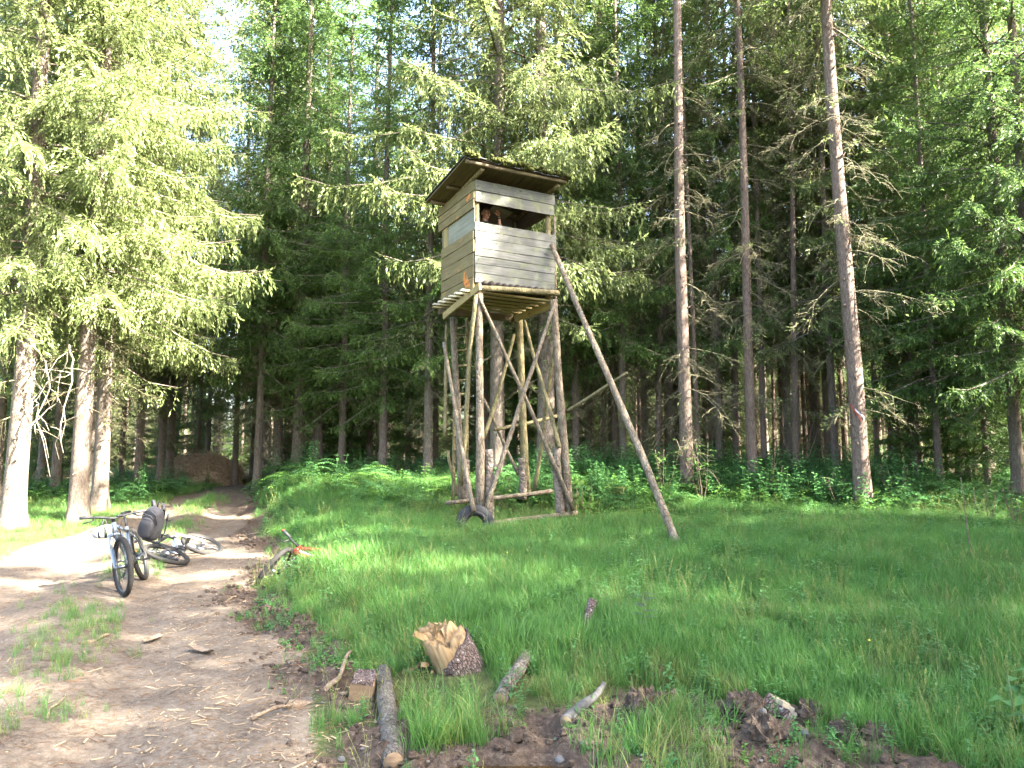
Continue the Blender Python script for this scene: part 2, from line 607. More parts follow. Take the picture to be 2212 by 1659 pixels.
def mk_crown(name, seed, H, h0, Lmax, hang, droop, mats, sp=.42, nb=(4, 6), pw=.75, step=.048, tl=.62, ntw=27, cl=.098, cw=.026, ragged=.12, hmin_len=.35):
    rs = np.random.default_rng(seed)
    T = []
    for f in (1.0, 1.0, .68, .68, .4, .4):
        T.append(mk_branch(rs, Lmax * f, droop * rs.uniform(.7, 1.2), hang, max(6, int(ntw * f)), tl * (.45 + .55 * f), step))
    g = Geo()
    h = h0
    PP, DD, FF = [], [], []
    while h < H - .25:
        u = (h - h0) / (H - h0)
        Lb = Lmax * (1 - u) ** pw
        if u < .12: Lb *= .8 + 1.6 * u
        k = rs.integers(nb[0], nb[1] + 1)
        a0 = rs.uniform(0, 6.28)
        for j in range(k):
            if rs.uniform() < ragged: continue
            hh = h + rs.uniform(-.2, .2)
            az = a0 + j * 2 * math.pi / k + rs.normal(0, .22)
            L = max(hmin_len, Lb * rs.uniform(.55, 1.12))
            t = min(T, key=lambda q: abs(q['L'] - L) + rs.uniform(0, .25))
            s = L / t['L']
            pit = R(-14 + 50 * u + rs.normal(0, 7))
            M = np.array(Matrix.Rotation(az, 3, 'Z') @ Matrix.Rotation(-pit, 3, 'Y') @ Matrix.Rotation(rs.normal(0, .15), 3, 'X'))
            o = np.array([0, 0, hh])
            PP.append(t['P'] * s @ M.T + o); DD.append(t['D'] @ M.T)
            FF.append(t['F'])
            tube(g, t['A'] * s @ M.T + o, np.linspace(.012 + .006 * L, .003, 6), 3, 1, False, 0)
        h += sp * rs.uniform(.75, 1.25)
    P, D, F = np.concatenate(PP), np.concatenate(DD), np.concatenate(FF)
    hi = P[:, 2] > 15.5            # high in the crown: fewer, larger sprays
    keep = ~hi | (rs.uniform(size=len(P)) < .36)
    P, D, F, hi = P[keep], D[keep], F[keep], hi[keep]
    add_cards(g, P[~hi], D[~hi], F[~hi], rs, cl, cw)
    if hi.any(): add_cards(g, P[hi], D[hi], F[hi], rs, cl * 1.7, cw * 1.7)
    return g.mesh(name, mats, False)


STUBS = {}


def mk_trunk(name, seed, H, mat, flare=.45):
    rs = np.random.default_rng(seed)
    z = np.concatenate([[-.3, 0, .15, .35, .7], np.linspace(1.2, H, 22)])
    r = (1 - np.clip(z, 0, H) / (H * 1.02)) ** .8 + flare * np.exp(-np.clip(z, 0, 9) / .35)
    ns, n = 14, len(z)
    a = np.arange(ns) / ns * 2 * math.pi
    ph = rs.uniform(0, 6, 3)
    lob = 1 + (.16 * np.sin(3 * a + ph[0]) + .1 * np.sin(5 * a + ph[1]))[None, :] * np.exp(-np.clip(z, 0, 9) / .4)[:, None] + rs.normal(0, .022, (n, ns))
    rr = r[:, None] * lob
    cxy = np.stack([.25 * np.sin(z * .35 + ph[2]), .25 * np.cos(z * .28 + ph[0])], -1) * np.clip(z / 6, 0, 1)[:, None]
    v = np.stack([rr * np.cos(a) + cxy[:, :1], rr * np.sin(a) + cxy[:, 1:], np.repeat(z[:, None], ns, 1)], -1).reshape(-1, 3)
    i, j = np.meshgrid(np.arange(n - 1), np.arange(ns), indexing='ij')
    j2 = (j + 1) % ns
    q = np.stack([i * ns + j, i * ns + j2, (i + 1) * ns + j2, (i + 1) * ns + j], -1).reshape(-1, 4)
    g = Geo(); g.add(v, q)
    gs = Geo()
    for k in range(60):                       # broken branch stubs
        h = rs.uniform(.8, 14); an = rs.uniform(0, 6.28); rr_ = float(np.interp(h, z, r))
        c, s_ = math.cos(an), math.sin(an)
        t = Geo(); L = rs.uniform(1.12, 1.6)
        tube(t, [(c * rr_ * .7, s_ * rr_ * .7, h), (c * rr_ * L, s_ * rr_ * L, h + rs.uniform(-.4, .3))], [.17, .07], 5)
        w = t.V[0]; w[:, 2] = h + (w[:, 2] - h) * .17
        gs.add(w, t.Q[0], t.T[0])
    me = g.mesh(name, mat, True)
    STUBS[me.name] = gs.mesh('branch_stubs', mat, True)
    return me


def mk_dead(name, seed, z0, z1, n, Lm, mats, needles=0.0, nsub=9, curl=1.0):
    rs = np.random.default_rng(seed)
    g = Geo()
    P, D, F = [], [], []
    for _ in range(n):
        az = rs.uniform(0, 6.28); h = rs.uniform(z0, z1)
        L = Lm * rs.uniform(.35, 1.1)
        c, s = math.cos(az), math.sin(az)
        t = np.linspace(0, 1, 7)
        up, dr = rs.uniform(-.25, .15), rs.uniform(.3, 1.05)
        out = L * t * (1 - .2 * dr * t)
        zz = h + L * (up * t - dr * t ** 2 + .35 * dr * t ** 4)
        lat = .12 * L * np.sin(t * 4 + rs.uniform(0, 6)) * t
        p = np.stack([c * out - s * lat, s * out + c * lat, zz], -1)
        tube(g, p, np.linspace(.007 + .006 * L, .0025, 7), 4, 0, False)
        for _k in range(int(1.5 * nsub * rs.uniform(.5, 1.3))):
            u = rs.uniform(.2, 1)
            b = np.array([np.interp(u, t, p[:, m]) for m in range(3)])
            sd_ = rs.choice([-1, 1])
            l = .55 * L * (1.1 - .7 * u) * rs.uniform(.5, 1.2) + .1
            an = az + sd_ * R(rs.uniform(25, 75))
            q = np.linspace(0, 1, 5)
            cu = rs.uniform(.2, 1.3) * curl
            w = np.stack([b[0] + math.cos(an) * l * q * (1 - .3 * q), b[1] + math.sin(an) * l * q * (1 - .3 * q), b[2] - cu * l * (q ** 1.6) + .25 * l * q ** 3], -1)
            tube(g, w, np.linspace(.0052, .0022, 5), 3, 0, False)
            for _r in range(2):
                e = rs.integers(1, 4)
                d = rs.normal(0, .5, 3) + np.array([math.cos(an), math.sin(an), -.5])
                d = d / np.linalg.norm(d) * l * .35
                tube(g, np.array([w[e], w[e] + d * .6 + np.array([0, 0, .02]), w[e] + d]), .0028, 3, 0, False)
            if rs.uniform() < needles:
                for m in range(8):
                    P.append(w[rs.integers(1, 5)] + rs.normal(0, .03, 3)); dd = rs.normal(0, .6, 3) + np.array([math.cos(an), math.sin(an), -.3])
                    D.append(dd / np.linalg.norm(dd)); F.append(rs.uniform(.1, .9))
    if P: 
        P, D, F = np.array(P), np.array(D), np.array(F)
        n_ = len(P); S = np.cross(D, rs.normal(0, 1, (n_, 3))); S /= np.linalg.norm(S, axis=1)[:, None]
        v = np.stack([P, P + D * .045 + S * .016, P + D * .1, P + D * .045 - S * .016], 1).reshape(-1, 3)
        g.add(v, np.arange(4 * n_).reshape(-1, 4), None, np.repeat(F, 4), 1)
    return g.mesh(name, mats, True)


NB = [M_NEED, M_BARK]
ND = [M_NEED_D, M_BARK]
NR = [M_NEED_R, M_BARK_P]
VAR = {}


def variant(key, H, trunk, crown, dead): VAR[key] = dict(H=H, trunk=trunk, crown=crown, dead=dead)


tk_a = mk_trunk('spruce_trunk', 1, 24, M_BARK)
tk_b = mk_trunk('spruce_trunk', 2, 24, M_BARK)
tk_p = mk_trunk('pine_trunk', 3, 25, M_BARK_P, .3)
tk_q = mk_trunk('pine_trunk', 4, 25, M_BARK_P, .35)
tk_y = mk_trunk('young_trunk', 5, 9, M_BARK, .2)
DT = [M_TWIG, M_NEED]
dd_lo = mk_dead('dead_twigs', 11, 2.2, 5.0, 16, 1.5, DT, .25)
dd_md = mk_dead('dead_twigs', 12, 1.2, 9.5, 64, 1.45, DT, .12, 10)
dd_hi = mk_dead('dead_twigs', 13, 1.5, 14.5, 88, 1.6, DT, .16, 9)
dd_in = mk_dead('dead_twigs', 14, 1.0, 10, 50, 1.4, DT, .04, 8)
variant('veil', 24, tk_a, mk_crown('veil_crown', 31, 24, 4.9, 4.7, 1.15, .42, NB, sp=.45, nb=(4, 6), pw=.62, ntw=34, tl=.85, step=.052, cl=.105, cw=.029), dd_lo)
variant('edge', 24, tk_a, mk_crown('edge_crown', 21, 24, 4.0, 3.5, .95, .32, NB), dd_lo)
variant('edge_b', 24, tk_b, mk_crown('edge_crown', 22, 24, 4.6, 3.2, .8, .28, NB, nb=(4, 5)), dd_lo)
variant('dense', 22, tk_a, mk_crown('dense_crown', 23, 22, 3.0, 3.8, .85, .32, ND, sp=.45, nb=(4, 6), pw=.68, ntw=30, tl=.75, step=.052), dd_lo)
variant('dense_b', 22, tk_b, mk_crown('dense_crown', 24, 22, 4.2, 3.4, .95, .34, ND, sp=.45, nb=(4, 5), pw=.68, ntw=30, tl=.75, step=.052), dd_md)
variant('forest', 24, tk_b, mk_crown('forest_crown', 25, 24, 8.5, 2.3, .6, .3, NR, sp=.5, nb=(3, 5), ragged=.2), dd_md)
variant('sparse', 25, tk_p, mk_crown('sparse_crown', 26, 25, 10.5, 2.1, .6, .3, NR, sp=.6, nb=(3, 4), ragged=.25, ntw=18), dd_hi)
variant('pine', 25, tk_q, mk_crown('pine_crown', 27, 25, 14.5, 2.2, .3, .1, NR, sp=.6, nb=(3, 4), ragged=.25, ntw=18), dd_in)
variant('bare', 25, tk_q, mk_crown('high_crown', 28, 25, 11.0, 1.8, .7, .3, NR, sp=.6, nb=(3, 5), ragged=.1, ntw=16), dd_in)
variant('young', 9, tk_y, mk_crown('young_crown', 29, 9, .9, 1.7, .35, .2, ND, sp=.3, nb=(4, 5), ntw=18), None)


def tree(name, label, key, x, y, r, s=1.0, rot=None, group=None, lean=(0, 0), dead=True, crown=True, cat='tree'):
    v = VAR[key]
    rot = random.uniform(0, 6.28) if rot is None else rot
    t = thing(name, label, cat, (x, y, gz1(x, y) - .04), (lean[0], lean[1], rot), group)
    t.rotation_mode = 'ZYX'
    t.scale = (s, s, s)
    tr = obj('trunk', v['trunk'], None, t)
    tr.scale = (r / s, r / s, 1)
    if y < 27 and group != 'spruces shading the meadow from the right':
        st_ = tag(obj('branch_stubs', STUBS[v['trunk'].name], None, t), kind='stuff')
        st_.scale = tr.scale
    if crown: obj('crown', v['crown'], None, t)
    if dead and v['dead']:
        tag(obj('dead_branches', v['dead'], None, t), kind='stuff')
    return t


def px_tree(name, label, key, px, d, r, **kw):
    return tree(name, label, key, (px - CX) / FPX * d * 1.0, d, r, **kw)


# left group, in full sun beside the track
px_tree('spruce_tree', 'thick sunlit spruce trunk, leftmost of the three pale trunks left of the track', 'veil', 42, 15.0, .215, s=1.0, rot=1.0)
px_tree('spruce_tree', 'thick sunlit spruce with flared foot, middle of the three pale trunks left of the track', 'veil', 180, 15.8, .19, s=1.08, rot=2.9)
px_tree('spruce_tree', 'sunlit spruce with dark shade blotches, rightmost of the three pale trunks left of the track', 'veil', 226, 18.0, .185, s=.98, rot=4.6)
px_tree('spruce_tree', 'shaded brown spruce trunk at the left edge behind the thick sunlit one', 'edge_b', -5, 18.5, .2, s=1.0, rot=.3)
px_tree('spruce_tree', 'grey spruce trunk standing just behind the three pale trunks', 'veil', 128, 23.0, .15, s=1.0, rot=.9)
px_tree('spruce_tree', 'slim spruce with low hanging branches between the pale trunks and the brush pile', 'veil', 305, 26.0, .14, s=1.0, rot=5.1)
px_tree('spruce_tree', 'slim dark trunk left of the brush pile, leftmost of a close pair', 'edge', 352, 27.5, .14, s=1.0)
px_tree('spruce_tree', 'slim grey trunk left of the brush pile, rightmost of a close pair', 'forest', 371, 28.5, .15, s=1.0)
# row of trunks right of the far end of the track
px_tree('spruce_tree', 'slim reddish brown trunk right beside the far end of the track', 'dense_b', 560, 24.0, .135, s=1.0, rot=3.0)
px_tree('spruce_tree', 'dark brown trunk second from the track in the row behind the meadow', 'dense', 602, 25.8, .16, s=1.05, rot=1.4)
px_tree('spruce_tree', 'thick brown trunk with light blotches, third from the track behind the meadow', 'dense_b', 645, 24.2, .205, s=1.05, rot=2.7)
px_tree('spruce_tree', 'trunk with a bright sunlit foot, fourth from the track behind the meadow', 'dense', 689, 24.8, .19, s=1.0, rot=4.4)
px_tree('spruce_tree', 'slim dark trunk with mossy foot halfway between the sunlit foot and the hunting stand', 'dense', 828, 20.5, .12, s=.78, rot=.6)
px_tree('spruce_tree', 'slim red brown trunk just left of the hunting stand legs', 'dense_b', 926, 19.0, .125, s=.78, rot=5.4)
px_tree('spruce_tree', 'pale slim trunk peeping out beside the red brown trunk left of the stand', 'sparse', 941, 25, .10, s=1.0)
# behind the stand
px_tree('spruce_tree', 'tall dark spruce rising directly behind the cabin roof', 'veil', 1075, 17.8, .19, s=1.15, rot=2.9)
px_tree('spruce_tree', 'thick reddish spruce trunk seen between the right legs of the stand', 'edge', 1178, 18.2, .24, s=1.1, rot=.2)
px_tree('spruce_tree', 'slim lit trunk immediately right of the stand', 'dense_b', 1243, 20, .105, s=.8, rot=3.6)
px_tree('spruce_tree', 'thin pale trunk seen under the stay pole', 'sparse', 1305, 23, .085, s=.95)
px_tree('spruce_tree', 'thin dark trunk under the top of the stay pole', 'forest', 1392, 22, .10, s=1.0)
# right hand forest edge
px_tree('pine_tree', 'slender pink pine trunk just left of the tall straight pine', 'pine', 1452, 21.5, .115, s=1.0, lean=(0, -.022))
px_tree('pine_tree', 'tall straight pine with pinkish lichen bark right of the stay pole', 'pine', 1482, 16.2, .150, s=1.0, rot=2.0)
px_tree('spruce_tree', 'grey trunk bristling with dead twigs between the straight pine and the marked tree', 'sparse', 1622, 16.8, .122, s=1.0, rot=.7)
px_tree('pine_tree', 'pale sunlit slender trunk high behind the grey twiggy trunk', 'bare', 1590, 25, .13, s=1.05)
px_tree('pine_tree', 'small reddish trunk in the dark gap left of the marked tree', 'bare', 1690, 23.5, .10, s=1.0)
MARKED = px_tree('spruce_tree', 'thick grey spruce with a red and white painted slash on its bark', 'sparse', 1856, 14.6, .170, s=1.02, rot=3.3, lean=(0, -.02))
px_tree('spruce_tree', 'dark thick trunk deep in shade left of the marked tree', 'dense_b', 1762, 22.0, .17, s=1.0)
px_tree('spruce_tree', 'shaded brown trunk just right of the marked tree', 'forest', 1930, 20.5, .17, s=1.0)
px_tree('spruce_tree', 'thin young trunk with a bright sun fleck right of the marked tree', 'dense', 2022, 16.8, .085, s=.8, rot=2.0)
px_tree('spruce_tree', 'dark low branched spruce at the right edge of the meadow', 'dense', 2190, 15.5, .13, s=.95, rot=1.0)
px_tree('spruce_tree', 'shaded spruce behind the low branched one at the right edge', 'dense_b', 2130, 20.5, .14, s=1.0, rot=4.0)
for px, d, r, k, s, ro, lb in ((1965, 19.0, .12, 'edge_b', .95, 1.1, 'bushy spruce in shade behind the tree right of the marked one'), (2068, 18.0, .11, 'dense', .9, 2.3, 'dark drooping spruce between the thin young trunk and the right edge'),
                            (2245, 14.8, .13, 'dense', .95, 3.1, 'dark spruce cut by the right edge of the picture'), (1702, 20.5, .12, 'edge_b', .95, 4.2, 'green crowned spruce behind the gap left of the marked tree'),
                            (1552, 19.8, .11, 'dense_b', .9, 5.0, 'green crowned spruce just right behind the straight pine'), (1345, 19.5, .10, 'dense_b', .85, .4, 'slender green spruce behind the upper part of the stay pole'),
                            (2165, 18.6, .13, 'edge', 1.0, 1.9, 'sunlit crowned spruce at the upper right behind the dark low branched one'), (1800, 18.8, .10, 'edge', .95, 2.6, 'green crowned spruce close behind the marked tree'),
                            (452, 37.0, .14, 'edge', .80, 3.3, 'spruce behind the brown brush heap at the end of the track'), (548, 39.0, .13, 'edge_b', .6, .8, 'low crowned spruce behind the far bend of the track'),
                            (740, 22.5, .12, 'dense', .8, 1.5, 'drooping green spruce between the sunlit foot and the slim mossy trunk'), (800, 27.0, .13, 'dense', 1.12, 2.2, 'tall full spruce behind and left of the slim mossy trunk'), (622, 31.0, .14, 'veil', 1.1, 3.7, 'tall drooping spruce behind the dark brown trunk near the track'),
                            (575, 34.5, .14, 'veil', 1.1, 1.2, 'tall drooping spruce behind the slim trackside trunk'), (512, 29.5, .12, 'veil', 1.0, 4.9, 'spruce hanging over the far bend of the track')):
    px_tree('spruce_tree', lb, k, px, d, r, s=s, rot=ro)
for px, d, s, lb in ((2085, 17.5, .62, 'small bushy spruce in deep shade at the right forest edge'),
                     (2125, 16.6, .8, 'bushy young spruce right of the small one in deep shade'), (2205, 18.5, .95, 'tallest bushy young spruce at the right edge'), (1975, 18.0, .7, 'bushy young spruce in shade right of the marked tree'), (2040, 20.5, .9, 'dark young spruce behind the thin flecked trunk'),
                     (1010, 25, .7, 'small bushy spruce seen left of the stand legs'),
                     (760, 27, .8, 'small bushy spruce behind the trunk with the sunlit foot'),
                     (95, 27, .6, 'small bushy spruce in the dark gap between the pale trunks'),
                     (880, 24.5, .75, 'small bushy spruce behind the slim mossy trunk'),
                     (1560, 24, .6, 'small bushy spruce in shade behind the straight pine')):
    px_tree('young_spruce', lb, 'young', px, d, .07, s=s)

# trees past the right edge that shade the meadow
for x, y, s, k in ((11.2, .4, .68, 'edge'), (12.4, 2.6, .80, 'dense'), (11.2, 5.0, .64, 'edge_b'), (12.9, 7.6, .98, 'dense'), (10.9, 8.5, .80, 'edge_b'), (13.8, 4.2, .72, 'dense'), (12.3, 6.3, .70, 'dense'), (10.6, 2.4, .74, 'dense'), (14.2, 13.2, .60, 'dense'), (17.0, 15.5, .68, 'dense_b'), (15.6, 18.2, .62, 'dense'), (14.5, .2, .80, 'edge_b'),
                   (9.4, -1.6, .60, 'veil'), (13.0, -2.2, .78, 'edge'), (15.8, 4.6, .80, 'edge'), (16.5, 8.8, .86, 'edge'), (8.0, -3.6, .55, 'dense'),
                   (19.5, 6.5, 1.0, 'edge_b'), (18.4, 2.0, .98, 'dense'), (17.0, -2.4, .92, 'veil'), (11.0, -4.8, .72, 'edge'), (13.4, 10.4, .62, 'dense'), (18.5, 12.0, .8, 'edge_b')):
    tree('spruce_tree', 'bushy spruce beyond the right edge of the meadow, shading the grass', k, x, y, .15, s=s, group='spruces shading the meadow from the right')

# woods behind: each trunk a tree of its own
taken = [(o.location.x, o.location.y) for o in col.objects if o.parent is None and o.get('category') == 'tree']
rf = np.random.default_rng(99)
n_bg, tries = 0, 0
for px, y in ((1418, 20.5), (1462, 24), (1508, 18.6), (1535, 22.5), (1585, 20.2), (1648, 19.2), (1668, 25), (1715, 18.4), (1738, 22.8), (1785, 20.8), (1825, 24.5), (1890, 19.2), (1915, 23), (1985, 22.2), (2045, 20.6), (2100, 23.5), (2150, 21.6), (1330, 21.4), (1275, 23)):
    x = (px - CX) / FPX * y
    taken.append((x, y))
    tree('spruce_tree', 'shaded trunk in the dense wood behind the right forest edge', rf.choice(['sparse', 'sparse', 'forest', 'bare']), x, y, rf.uniform(.055, .095), s=rf.uniform(.72, .95), rot=rf.uniform(0, 6.28),
         group='trunks in the right wood', lean=(rf.normal(0, .02), rf.normal(0, .025)))
while n_bg < 235 and tries < 9000:
    tries += 1
    y = 19 + 58 * rf.uniform() ** 1.25
    x = rf.uniform(-.82, .82) * y + rf.uniform(-2, 2)
    e, l = float(pr(y)), float(pl(y))
    if l - 1.6 < x < e + 1.4 and y < 40: continue
    if x < l and y < 24 and rf.uniform() < .5: continue
    if x > 3 and y < 18.5: continue
    md = 1.5 + .012 * y
    if any((x - a) ** 2 + (y - b) ** 2 < md * md for a, b in taken): continue
    taken.append((x, y))
    u = rf.uniform()
    sx = x / y
    if x < e and x > -.66 * y and y > 30:
        k, lb, gp = ('forest' if u < .5 else 'bare'), 'slender pale trunk among many in the far wood at the end of the track', 'far trunks at the end of the track'
    elif sx < -.1:
        k, lb, gp = ('dense' if u < .35 else 'dense_b' if u < .65 else 'forest'), 'spruce in the wood on the left behind the nearer trunks', 'spruces in the left wood'
    else:
        k, lb, gp = ('forest' if u < .30 else 'sparse' if u < .45 else 'bare' if u < .55 else 'dense_b' if u < .8 else 'edge_b'), 'shaded trunk in the dense wood behind the right forest edge', 'trunks in the right wood'
    gap = abs(x / y + .40) < .045 and y > 34                   # the gap of sky over the track: only low trees there
    tree('pine_tree' if k == 'bare' else 'spruce_tree', lb, k, x, y, rf.uniform(.09, .17), s=rf.uniform(.5, .66) if gap else rf.uniform(.62, .76) if (-5 < x < 9 and y < 27) else rf.uniform(.85, 1.12), rot=rf.uniform(0, 6.28), group=gp,
         lean=(rf.normal(0, .012), rf.normal(0, .012)), dead=True)
    n_bg += 1

# words that single out the nearer background trees: their order between two landmarks
MARKS = [(-400, 'left edge'), (42, 'leftmost sunlit trunk'), (226, 'third sunlit trunk'), (371, 'brush pile'), (560, 'slim trackside trunk'), (689, 'sunlit foot'), (926, 'left stand legs'),
         (1178, 'right stand legs'), (1482, 'straight pine'), (1622, 'twiggy grey trunk'), (1856, 'marked tree'), (2022, 'flecked young trunk'), (2600, 'right edge')]
ORD = ['first', 'second', 'third', 'fourth', 'fifth', 'sixth', 'seventh', 'eighth', 'ninth', 'tenth', 'eleventh', 'twelfth', 'thirteenth', 'fourteenth', 'fifteenth', 'sixteenth', 'seventeenth', 'eighteenth', 'nineteenth', 'twentieth']
for gps, what, dmax in ((('far trunks at the end of the track', 'spruces in the left wood', 'trunks in the right wood'), 'nearer background trees', 34), (('young spruces under the tall trees',), 'nearer young spruces', 42)):
    B = sorted((CX + FPX * o.location.x / o.location.y, o.name) for o in col.objects if o.get('group') in gps and o.location.y < dmax)
    for (p0, a), (p1, b) in zip(MARKS[:-1], MARKS[1:]):
        for k, (p, nm) in enumerate([q for q in B if p0 <= q[0] < p1][:20]):
            bpy.data.objects[nm]['label'] = '%s from left of the %s between %s and %s' % (ORD[k], what, a, b)
# dead hanging limbs on the first sunlit spruce, painted slash on the marked one
# young spruces filling the wood's lower storey
n_y, tries = 0, 0
while n_y < 75 and tries < 4000:
    tries += 1
    y = 24 + 50 * rf.uniform()
    x = rf.uniform(-.8, .8) * y
    if float(pl(y)) - 1.2 < x < float(pr(y)) + 1.2 and y < 38: continue
    if any((x - a) ** 2 + (y - b) ** 2 < 1.2 for a, b in taken): continue
    taken.append((x, y))
    tree('young_spruce', 'small young spruce in the lower storey of the wood', 'young', x, y, .06, s=rf.uniform(.45, .95), rot=rf.uniform(0, 6.28), group='young spruces under the tall trees')
    n_y += 1
T1 = [o for o in col.objects if o.get('label', '').startswith('thick sunlit spruce trunk, leftmost')][0]
T1i = (Matrix.Translation(T1.location) @ T1.rotation_euler.to_matrix().to_4x4()).inverted()
rs = np.random.default_rng(5)
M_DEADW = bark_mat('bleached_dead_wood', (.10, .085, .062), (.17, .15, .11), (.24, .215, .165), (6, 6, 6), None, .4, .3)
for pts in ([(60, 735), (95, 775), (112, 828), (92, 872), (78, 910)], [(62, 790), (88, 845), (120, 820), (142, 790), (150, 745)],
            [(150, 745), (160, 800), (140, 870), (130, 930)], [(55, 815), (82, 880), (74, 935)]):
    g = Geo()
    p3 = [T1i @ at(a, b, 14.45 - .12 * i) for i, (a, b) in enumerate(pts)]
    p3 = np.array([tuple(q) for q in p3])
    tt = np.linspace(0, 1, 12); t0 = np.linspace(0, 1, len(p3))
    p3 = np.stack([np.interp(tt, t0, p3[:, m]) for m in range(3)], -1) + rs.normal(0, .015, (12, 3))
    tube(g, p3, np.linspace(.024, .008, 12), 6, 0, True)
    for k in range(9):
        b = p3[rs.integers(3, 12)]
        d = rs.normal(0, .3, 3) + np.array([0, 0, -.28])
        tube(g, np.array([b, b + d * .5 + rs.normal(0, .04, 3), b + d + np.array([0, 0, -.05])]), np.array([.011, .007, .004]), 4, 0, False)
    obj('dead_branch', g, M_DEADW, T1)
mp_w = plain_mat('white_trail_paint', (.34, .345, .355), .8)
mp_r = plain_mat('red_trail_paint', (.26, .045, .025), .8)
mk = MARKED.matrix_basis.inverted()
for pts, m, w in (([(1837, 874), (1845, 886), (1855, 898), (1861, 909)], mp_r, .030), ([(1847, 884), (1856, 893), (1864, 899), (1869, 905)], mp_w, .022)):
    g = Geo()
    v = []
    for (a, b) in pts:
        for sgn in (-1, 1):
            d = ray(a, b + sgn * 3 * (w / .03))
            # walk to the bark: trunk axis through the tree's base
            ox, oy = MARKED.location.x, MARKED.location.y
            best = None
            for t in np.linspace(13.6, 14.9, 400):
                q = d * t / d.y
                q = Vector((q.x, q.y, q.z + CAM_H))
                hgt = q.z - MARKED.location.z
                axx = ox - .02 * hgt
                if math.hypot(q.x - axx, q.y - oy) < .205: best = q; break
            if best is None: best = at(a, b, 14.45)
            v.append(tuple(mk @ best))
    qd = [(2 * i, 2 * i + 1, 2 * i + 3, 2 * i + 2) for i in range(len(pts) - 1)]
    g.add(np.array(v), qd)
    obj('paint_mark', g, m, MARKED)

# ------------------------------------------------------------------ hunting stand
M_PLANK = wood_mat('weathered_planks', (.055, .055, .048), (.120, .120, .106), (.19, .19, .168), 0, moss=(.135, .15, .075))
M_PLANK_S = wood_mat('brown_side_planks', (.085, .062, .030), (.165, .128, .066), (.245, .20, .112), 0, moss=(.125, .12, .045), stain=(.30, .15, .055))
M_PANEL = wood_mat('pale_panel', (.13, .128, .10), (.18, .178, .142), (.235, .23, .185), 0, False, .3)
M_NEWW = wood_mat('yellow_boards', (.16, .12, .055), (.27, .205, .095), (.36, .28, .14), 0, moss=(.16, .16, .06))
M_ENDW = wood_mat('pale_board_ends', (.38, .33, .24), (.50, .45, .34), (.60, .55, .44), 0, False)
M_DARKW = wood_mat('dark_roof_boards', (.05, .04, .025), (.11, .085, .05), (.20, .15, .085), 0, moss=(.10, .095, .03))
M_POLE = bark_mat('peeled_pole', (.066, .051, .035), (.145, .115, .081), (.23, .192, .142), (6, 6, 3), (.20, .215, .18), .40, .6)
M_POLE_Y = bark_mat('mossy_pole', (.075, .062, .030), (.150, .125, .066), (.215, .185, .105), (6, 6, 3), (.16, .17, .06), .42, .5)
M_TAR = plain_mat('tar_paper', (.035, .037, .042), .7, bump=.5, scale=14)
M_MOSS = plain_mat('roof_moss', (.050, .055, .014), .95, var=.6, scale=18, bump=1.0, spec=.1)
M_RUST = plain_mat('orange_spray_paint', (.52, .17, .035), .7, var=.7, scale=20)
M_INNER = wood_mat('inside_boards', (.10, .08, .055), (.17, .14, .10), (.23, .19, .14), 0)

FL = at(1025, 610, 12.0)
GZ0 = gz1(0, 12.8) - .02
SO = Vector((FL.x, FL.y, GZ0))
SA = R(28)
STAND = thing('hunting_stand', 'raised wooden hunting cabin on log legs in the meadow', 'hunting stand', SO, (0, 0, SA))
SM = Matrix.Translation(SO) @ Matrix.Rotation(SA, 4, 'Z')
SI = SM.inverted()
CO = SI @ Vector((0, 0, CAM_H))


def onp(p, y=None, x=None, z=None):
    """pixel p on a plane of the stand's own axes"""
    d = SI.to_3x3() @ ray(*p)
    if y is not None: t = (y - CO.y) / d.y
    elif x is not None: t = (x - CO.x) / d.x
    else: t = (z - CO.z) / d.z
    return CO + d * t


def c1(a, b): return ((1000 + a / 4.1475) * .92167, (340 + b / 4.1475) * .92167)
def c2(a, b): return ((1000 + a / 2.592) * .92167, (680 + b / 2.592) * .92167)


rs = np.random.default_rng(31)
W_ = 1.60
DP = 1.46
zl = [onp(c1(437 + (k - 330) * .028, k), y=0).z for k in (330, 435, 545, 740, 825, 900, 995, 1075, 1150, 1238, 1335)]
ztop, zbot = zl[0], zl[-1]


def plank(name, L, T, H, M, mat, parent=STAND, segs=5, jit=.0022):
    g = Geo()
    box(g, (L, T, H), None, 0, segs, jit, rs)
    return obj(name, g, mat, parent, M, False)


def TM(x, y, z, rz=0, ry=0, rx=0): return Matrix.Translation((x, y, z)) @ Euler((rx, ry, rz)).to_matrix().to_4x4()


GAP = .012
for i in list(range(0, 2)) + list(range(3, 10)):
    a, b = zl[i], zl[i + 1]
    plank('plank', W_ + rs.uniform(-.012, .03), .026, a - b - GAP, TM(W_ / 2 + .005, rs.uniform(-.016, -.010), (a + b) / 2, 0, rs.normal(0, .0025), rs.normal(0, .02)), M_PLANK)
